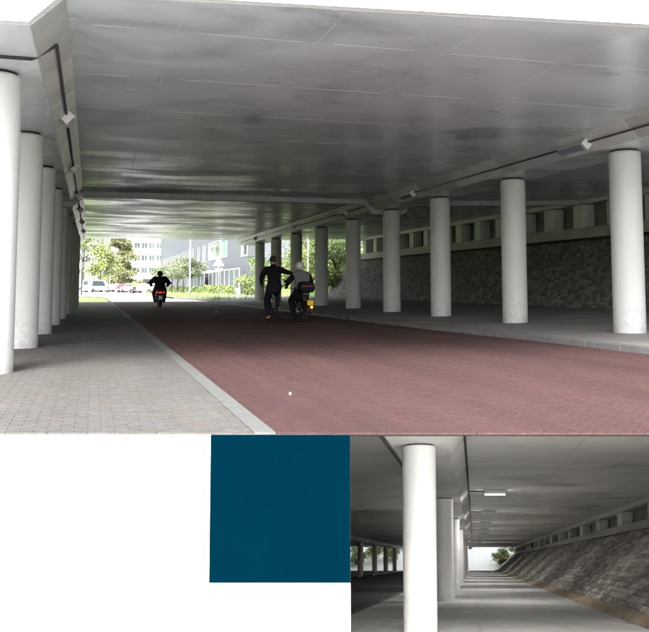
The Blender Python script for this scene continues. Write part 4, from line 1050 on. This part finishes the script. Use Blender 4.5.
MB().box((0,-.74,.62), (.07,.03,.05)).build('reflector', 'red_refl', bike); MB().box((-.055,-.45,.60), (.012,.09,.36), Matrix.Rotation(.35,3,'X')).build('frame_lock_strap', 'chaincase', bike)
# --- man on the bicycle
J = {}; B = []
J['pelvis'] = ((0,-.24,1.06), .215, .17)
J['waist'] = ((0,-.19,1.24), .21, .15); J['chest'] = ((0,-.12,1.50), .25, .165); J['neckb'] = ((0,-.085,1.67), .125, .10); J['neck'] = ((0,-.06,1.75), .072); J['head0'] = ((0,-.045,1.82), .098,.105); J['head1'] = ((0,-.035,1.91), .102,.115); J['head2'] = ((0,-.04,1.975), .07,.08)
B += [('pelvis','waist','cloth_black'),('waist','chest','cloth_black'),('chest','neckb','cloth_black'),('neckb','neck','cloth_black'),('neck','head0','skin'),('head0','head1','skin'),('head1','head2','skin')]
J['shL'] = ((-.22,-.10,1.60), .115); J['elL'] = ((-.37,-.03,1.33), .085); J['wrL'] = ((-.335,.04,1.13), .042)
J['shR'] = ((.22,-.10,1.60), .115); J['elR'] = ((.44,-.13,1.51), .085); J['wrR'] = ((.64,-.15,1.47), .042)
B += [('chest','shL','cloth_black'),('shL','elL','cloth_black'),('elL','wrL','cloth_black'),('chest','shR','cloth_black'),('shR','elR','cloth_black'),('elR','wrR','cloth_black')]
hand(J, B, 'L', 'wrL', (-.325,.075,1.10), (.02,1,-.25), (1,0,0), 'skin'); hand(J, B, 'R', 'wrR', (.70,-.155,1.455), (1,0,-.15), (0,1,0), 'skin')
J['hipL'] = ((-.11,-.20,.99), .155); J['knL'] = ((-.16,.10,.60), .112); J['anL'] = ((-.15,-.06,.20), .072); J['toL'] = ((-.15,.11,.145), .04)
J['hipR'] = ((.11,-.20,.99), .155); J['knR'] = ((.16,.19,.86), .112); J['anR'] = ((.15,-.10,.55), .072); J['toR'] = ((.15,.06,.49), .04)
for s_ in 'LR': B += [('pelvis','hip'+s_,'cloth_jeans'),('hip'+s_,'kn'+s_,'cloth_jeans'),('kn'+s_,'an'+s_,'cloth_jeans'),('an'+s_,'to'+s_,'shoe')]
man = skinned('person', J, B, None, (BX,BY,0), .02, label='person in black jacket and dark trousers on a bicycle, arm laid on the moped rider', cat='person')
hr = MB(); hr.ellipsoid((0,-.066,1.918), (.108,.112,.118)); hr.build('hair', 'hair', man)
for sx in (-1,1): MB().ellipsoid((sx*.105,-.03,1.875), (.014,.025,.034), 8, 6).build('ear', 'skin', man)
MB().ellipsoid((0,.062,1.85), (.016,.022,.026), 8, 6).build('nose', 'skin', man)
for sx in (-.033,.033): MB().ellipsoid((sx,.05,1.885), (.013,.01,.009), 8, 6).build('eye', 'dark', man)
MB().ellipsoid((0,.048,1.805), (.03,.012,.008), 8, 6).build('mouth', 'red_refl', man)

# --- moped
MX, MY = 6.24, 24.95
mo = empty('moped', (MX,MY,0), rz=.04, label='black moped with top box and yellow number plate beside the bicycle', cat='moped')
wheel(mo, -.58, .235, .05, True); wheel(mo, .62, .235, .05, True)
m = MB(); m.tube([(0,.50,.80),(0,.36,.55),(0,.05,.42),(0,-.35,.56),(0,-.62,.66)], .035, 10)
for sx in (-.09,.09): m.tube([(sx,.44,.86),(sx,.62,.285)], .022, 8); m.tube([(sx,-.05,.36),(sx,-.58,.285)], .02, 8); m.tube([(sx,-.35,.62),(sx,-.58,.285)], .024, 8)
m.build('frame', 'black_paint', mo)
e = MB(); e.lathe([(.06,-.12),(.11,-.10),(.11,.10),(.06,.12)], (0,.0,.30), 16, Matrix.Rotation(pi/2,3,'Y')); e.box((0,.12,.33), (.16,.2,.18)); e.build('engine', 'chrome', mo, bevel=.01)
m = MB(); m.tube([(.10,.1,.26),(.14,-.2,.24),(.15,-.75,.34)], [.02,.045,.045], 10); m.build('exhaust', 'black_paint', mo)
s_ = MB(); s_.solid([Vector((x,-.62,z)) for x,z in ((-.10,.70),(.10,.70),(.13,.80),(-.13,.80))],[Vector((x,.10,z)) for x,z in ((-.10,.66),(.10,.66),(.12,.76),(-.12,.76))]); s_.build('seat', 'tyre', mo, bevel=.03)
t_ = MB(); t_.ellipsoid((0,.24,.70), (.12,.18,.12)); t_.build('tank', 'black_paint', mo)
h = MB(); h.tube([(-.36,.34,1.02),(-.22,.42,1.03),(0,.46,.96),(.22,.42,1.03),(.36,.34,1.02)], .013); h.build('handlebar', 'chrome', mo)
for sx in (-1,1):
    MB().tube([(sx*.30,.375,1.025),(sx*.40,.32,1.015)], .019).build('grip', 'tyre', mo)
    mr = MB(); mr.tube([(sx*.28,.40,1.03),(sx*.34,.42,1.20)], .007, 6); mr.ellipsoid((sx*.36,.42,1.24), (.06,.015,.045), 12, 8); mr.build('mirror', 'black_paint', mo)
m = MB()
fp = [Vector((0,-.58+.31*cos(a),.285+.31*sin(a))) for a in [radians(40+16*k) for k in range(9)]]
for a, b in zip(fp, fp[1:]): m.solid([a+Vector((-.07,0,0)),a+Vector((.07,0,0)),a+Vector((.07,0,.01)),a+Vector((-.07,0,.01))],[b+Vector((-.07,0,0)),b+Vector((.07,0,0)),b+Vector((.07,0,.01)),b+Vector((-.07,0,.01))])
m.build('rear_mudguard', 'black_paint', mo)
MB().box((.06,-.90,.585), (.19,.012,.15)).build('number_plate', 'plate_y', mo); MB().box((.06,-.85,.585), (.10,.11,.06)).build('plate_bracket', 'black_paint', mo)
MB().ellipsoid((.10,-.90,.455), (.045,.03,.04), 12, 8).build('tail_light', 'tail_orange', mo); MB().box((.08,-.84,.46), (.05,.12,.03)).build('light_bracket', 'black_paint', mo)
MB().box((-.12,-.86,.69), (.09,.03,.035)).build('indicator', 'red_refl', mo); MB().box((.20,-.86,.72), (.05,.03,.035)).build('indicator', 'red_refl', mo)
tb = MB(); ring = lambda y, k: [Vector((x*k,y,1.055+z*k)) for x,z in ((-.19,-.17),(.19,-.17),(.25,-.06),(.25,.06),(.18,.18),(-.18,.18),(-.25,.06),(-.25,-.06))]
tb.solid(ring(-.46,.95)[::-1], ring(-.84,.93)[::-1]); tbo = tb.build('top_box', 'box_black', mo, bevel=.03); MB().box((.02,-.845,1.085), (.40,.012,.03)).build('reflector_strip', 'red_refl', tbo)
MB().box((0,-.55,.85), (.2,.3,.06)).build('box_rack', 'black_paint', mo)
# --- moped rider
J = {}; B = []
J['pelvis'] = ((0,-.22,.90), .225, .18); J['waist'] = ((0,-.20,1.08), .225, .17); J['chest'] = ((0,-.12,1.33), .26, .18); J['neckb'] = ((0,-.05,1.50), .13, .11); J['neck'] = ((0,-.02,1.56), .075); J['head0'] = ((0,0,1.63), .085,.09); J['head1'] = ((0,.01,1.74), .08,.09)
B += [('pelvis','waist','cloth_grey'),('waist','chest','cloth_grey'),('chest','neckb','cloth_grey'),('neckb','neck','cloth_grey'),('neck','head0','skin'),('head0','head1','skin')]
for s_, q in (('L',-1),('R',1)):
    J['sh'+s_] = ((q*.22,-.08,1.44), .12); J['el'+s_] = ((q*.38,.05,1.20), .095); J['wr'+s_] = ((q*.36,.27,1.07), .045)
    B += [('chest','sh'+s_,'cloth_grey'),('sh'+s_,'el'+s_,'cloth_black'),('el'+s_,'wr'+s_,'cloth_black')]
    hand(J, B, s_, 'wr'+s_, (q*.355,.315,1.055), (0,1,-.2), (q*1.0,0,0), 'cloth_black')
    J['hip'+s_] = ((q*.12,-.16,.85), .165); J['kn'+s_] = ((q*.22,.24,.66), .12); J['an'+s_] = ((q*.18,.10,.25), .078); J['to'+s_] = ((q*.17,.27,.20), .042)
    B += [('pelvis','hip'+s_,'cloth_black'),('hip'+s_,'kn'+s_,'cloth_black'),('kn'+s_,'an'+s_,'cloth_black'),('an'+s_,'to'+s_,'shoe')]
rd = skinned('person', J, B, None, (MX,MY,0), .04, label='person in grey jacket and white helmet riding the moped', cat='person')
hm = MB(); hm.ellipsoid((0,0,1.715), (.135,.155,.13), 20, 12); ho = hm.build('helmet', 'helmet', rd); MB().box((0,-.003,1.716), (.012,.31,.262)).build('helmet_seam', 'pole', ho)
MB().ellipsoid((0,.115,1.69), (.10,.055,.05), 12, 8).build('visor', 'helmet_black', ho)
for sx in (-.12,.12): MB().box((sx,.012,.20), (.10,.26,.03)).build('foot_peg', 'black_paint', mo)

# --- motorcycle further down the road
CX, CY = 3.34, 42.7
mc = empty('motorcycle', (CX,CY,0), rz=-.03, label='dark motorcycle with red tail lights ahead on the road', cat='motorcycle')
wheel(mc, -.66, .235, .075, False); wheel(mc, .70, .25, .06, False)
m = MB(); m.ellipsoid((0,-.1,.62), (.22,.55,.24)); m.ellipsoid((0,.48,.80), (.24,.28,.34)); m.ellipsoid((0,-.62,.74), (.22,.30,.16)); m.build('body', 'black_paint', mc)
MB().box((0,-.35,.88), (.30,.75,.10)).build('seat', 'tyre', mc, bevel=.03)
h = MB(); h.tube([(-.38,.30,1.08),(-.2,.42,1.08),(.2,.42,1.08),(.38,.30,1.08)], .016); h.build('handlebar', 'black_paint', mc)
for sx in (-1,1):
    MB().tube([(sx*.36,.315,1.08),(sx*.44,.25,1.07)], .022).build('grip', 'tyre', mc)
    mr = MB(); mr.tube([(sx*.30,.36,1.09),(sx*.50,.40,1.20)], .01, 6); mr.ellipsoid((sx*.56,.40,1.23), (.085,.02,.05), 12, 8); mr.build('mirror', 'black_paint', mc)
    MB().box((sx*.17,.15,.50), (.16,.5,.5)).build('leg_shield', 'black_paint', mc, bevel=.05)
    MB().tube([(sx*.12,-.66,.31),(sx*.14,-.3,.62)], .03, 8).build('fork', 'black_paint', mc)
    MB().ellipsoid((sx*.17,-.905,.77), (.035,.025,.035), 10, 8).build('indicator', 'tail', mc)
MB().box((-.045,-.91,.755), (.035,.05,.10), Matrix.Rotation(.5,3,'Y')).build('tail_light', 'tail', mc); MB().box((.045,-.91,.755), (.035,.05,.10), Matrix.Rotation(-.5,3,'Y')).build('tail_light', 'tail', mc)
MB().box((.0,-.93,.50), (.17,.012,.20)).build('number_plate', 'plate_w', mc); MB().box((0,-.86,.56), (.10,.14,.12)).build('plate_bracket', 'black_paint', mc)
J = {}; B = []
J['pelvis'] = ((0,-.28,.98), .27, .2); J['waist'] = ((0,-.24,1.15), .27, .19); J['chest'] = ((0,-.16,1.38), .31, .2); J['neckb'] = ((0,-.10,1.52), .11, .10); J['neck'] = ((0,-.08,1.58), .07); J['head0'] = ((0,-.06,1.66), .09); J['head1'] = ((0,-.05,1.74), .08)
B += [('pelvis','waist','cloth_black'),('waist','chest','cloth_black'),('chest','neckb','cloth_black'),('neckb','neck','cloth_black'),('neck','head0','skin'),('head0','head1','skin')]
for s_, q in (('L',-1),('R',1)):
    J['sh'+s_] = ((q*.26,-.12,1.45), .15); J['el'+s_] = ((q*.46,.0,1.24), .12); J['wr'+s_] = ((q*.43,.20,1.12), .07)
    B += [('chest','sh'+s_,'cloth_black'),('sh'+s_,'el'+s_,'cloth_black'),('el'+s_,'wr'+s_,'cloth_black')]
    hand(J, B, s_, 'wr'+s_, (q*.405,.25,1.105), (0,1,-.2), (q*1.0,0,0), 'cloth_black')
    J['hip'+s_] = ((q*.15,-.22,.93), .19); J['kn'+s_] = ((q*.25,.16,.72), .14); J['an'+s_] = ((q*.22,-.02,.33), .09); J['to'+s_] = ((q*.22,.16,.27), .06)
    B += [('pelvis','hip'+s_,'cloth_black'),('hip'+s_,'kn'+s_,'cloth_black'),('kn'+s_,'an'+s_,'cloth_black'),('an'+s_,'to'+s_,'shoe')]
r2 = skinned('person', J, B, None, (CX,CY,0), -.03, label='person in black riding gear and black helmet on the motorcycle', cat='person')
hm = MB(); hm.ellipsoid((0,-.05,1.71), (.145,.165,.145), 20, 12); ho = hm.build('helmet', 'helmet_black', r2); MB().ellipsoid((0,.065,1.70), (.11,.06,.05), 12, 8).build('visor', 'glass', ho)
for sx in (-.20,.20): MB().box((sx,.02,.25), (.16,.36,.03)).build('foot_board', 'black_paint', mc)

# --- person in yellow standing among the cars
J = {}; B = []
J['pelvis'] = ((0,0,.95), .16, .12); J['chest'] = ((0,0,1.32), .19, .13); J['neckb'] = ((0,0,1.47), .09); J['neck'] = ((0,0,1.53), .055); J['head'] = ((0,.01,1.62), .09); J['head1'] = ((0,.01,1.72), .085)
B += [('pelvis','chest','yellow'),('chest','neckb','yellow'),('neckb','neck','skin'),('neck','head','skin'),('head','head1','skin')]
for s_, q in (('L',-1),('R',1)):
    J['sh'+s_] = ((q*.19,0,1.42), .075); J['el'+s_] = ((q*.28,-.02,1.13), .055); J['wr'+s_] = ((q*.26,.08,.90), .04)
    B += [('chest','sh'+s_,'yellow'),('sh'+s_,'el'+s_,'yellow'),('el'+s_,'wr'+s_,'yellow')]; hand(J, B, s_, 'wr'+s_, (q*.255,.10,.84), (0,.2,-1), (0,1,0), 'skin')
    J['hip'+s_] = ((q*.10,0,.88), .11); J['kn'+s_] = ((q*.11,.04,.48), .075); J['an'+s_] = ((q*.11,0,.09), .05); J['to'+s_] = ((q*.12,.15,.045), .042)
    B += [('pelvis','hip'+s_,'cloth_jeans'),('hip'+s_,'kn'+s_,'cloth_jeans'),('kn'+s_,'an'+s_,'cloth_jeans'),('an'+s_,'to'+s_,'shoe')]
pp = skinned('person', J, B, None, at_px(135.2,112), 2.8, label='person in a yellow top standing among the parked cars', cat='person')
MB().ellipsoid((0,-.008,1.70), (.098,.105,.10)).build('hair', 'hair', pp)
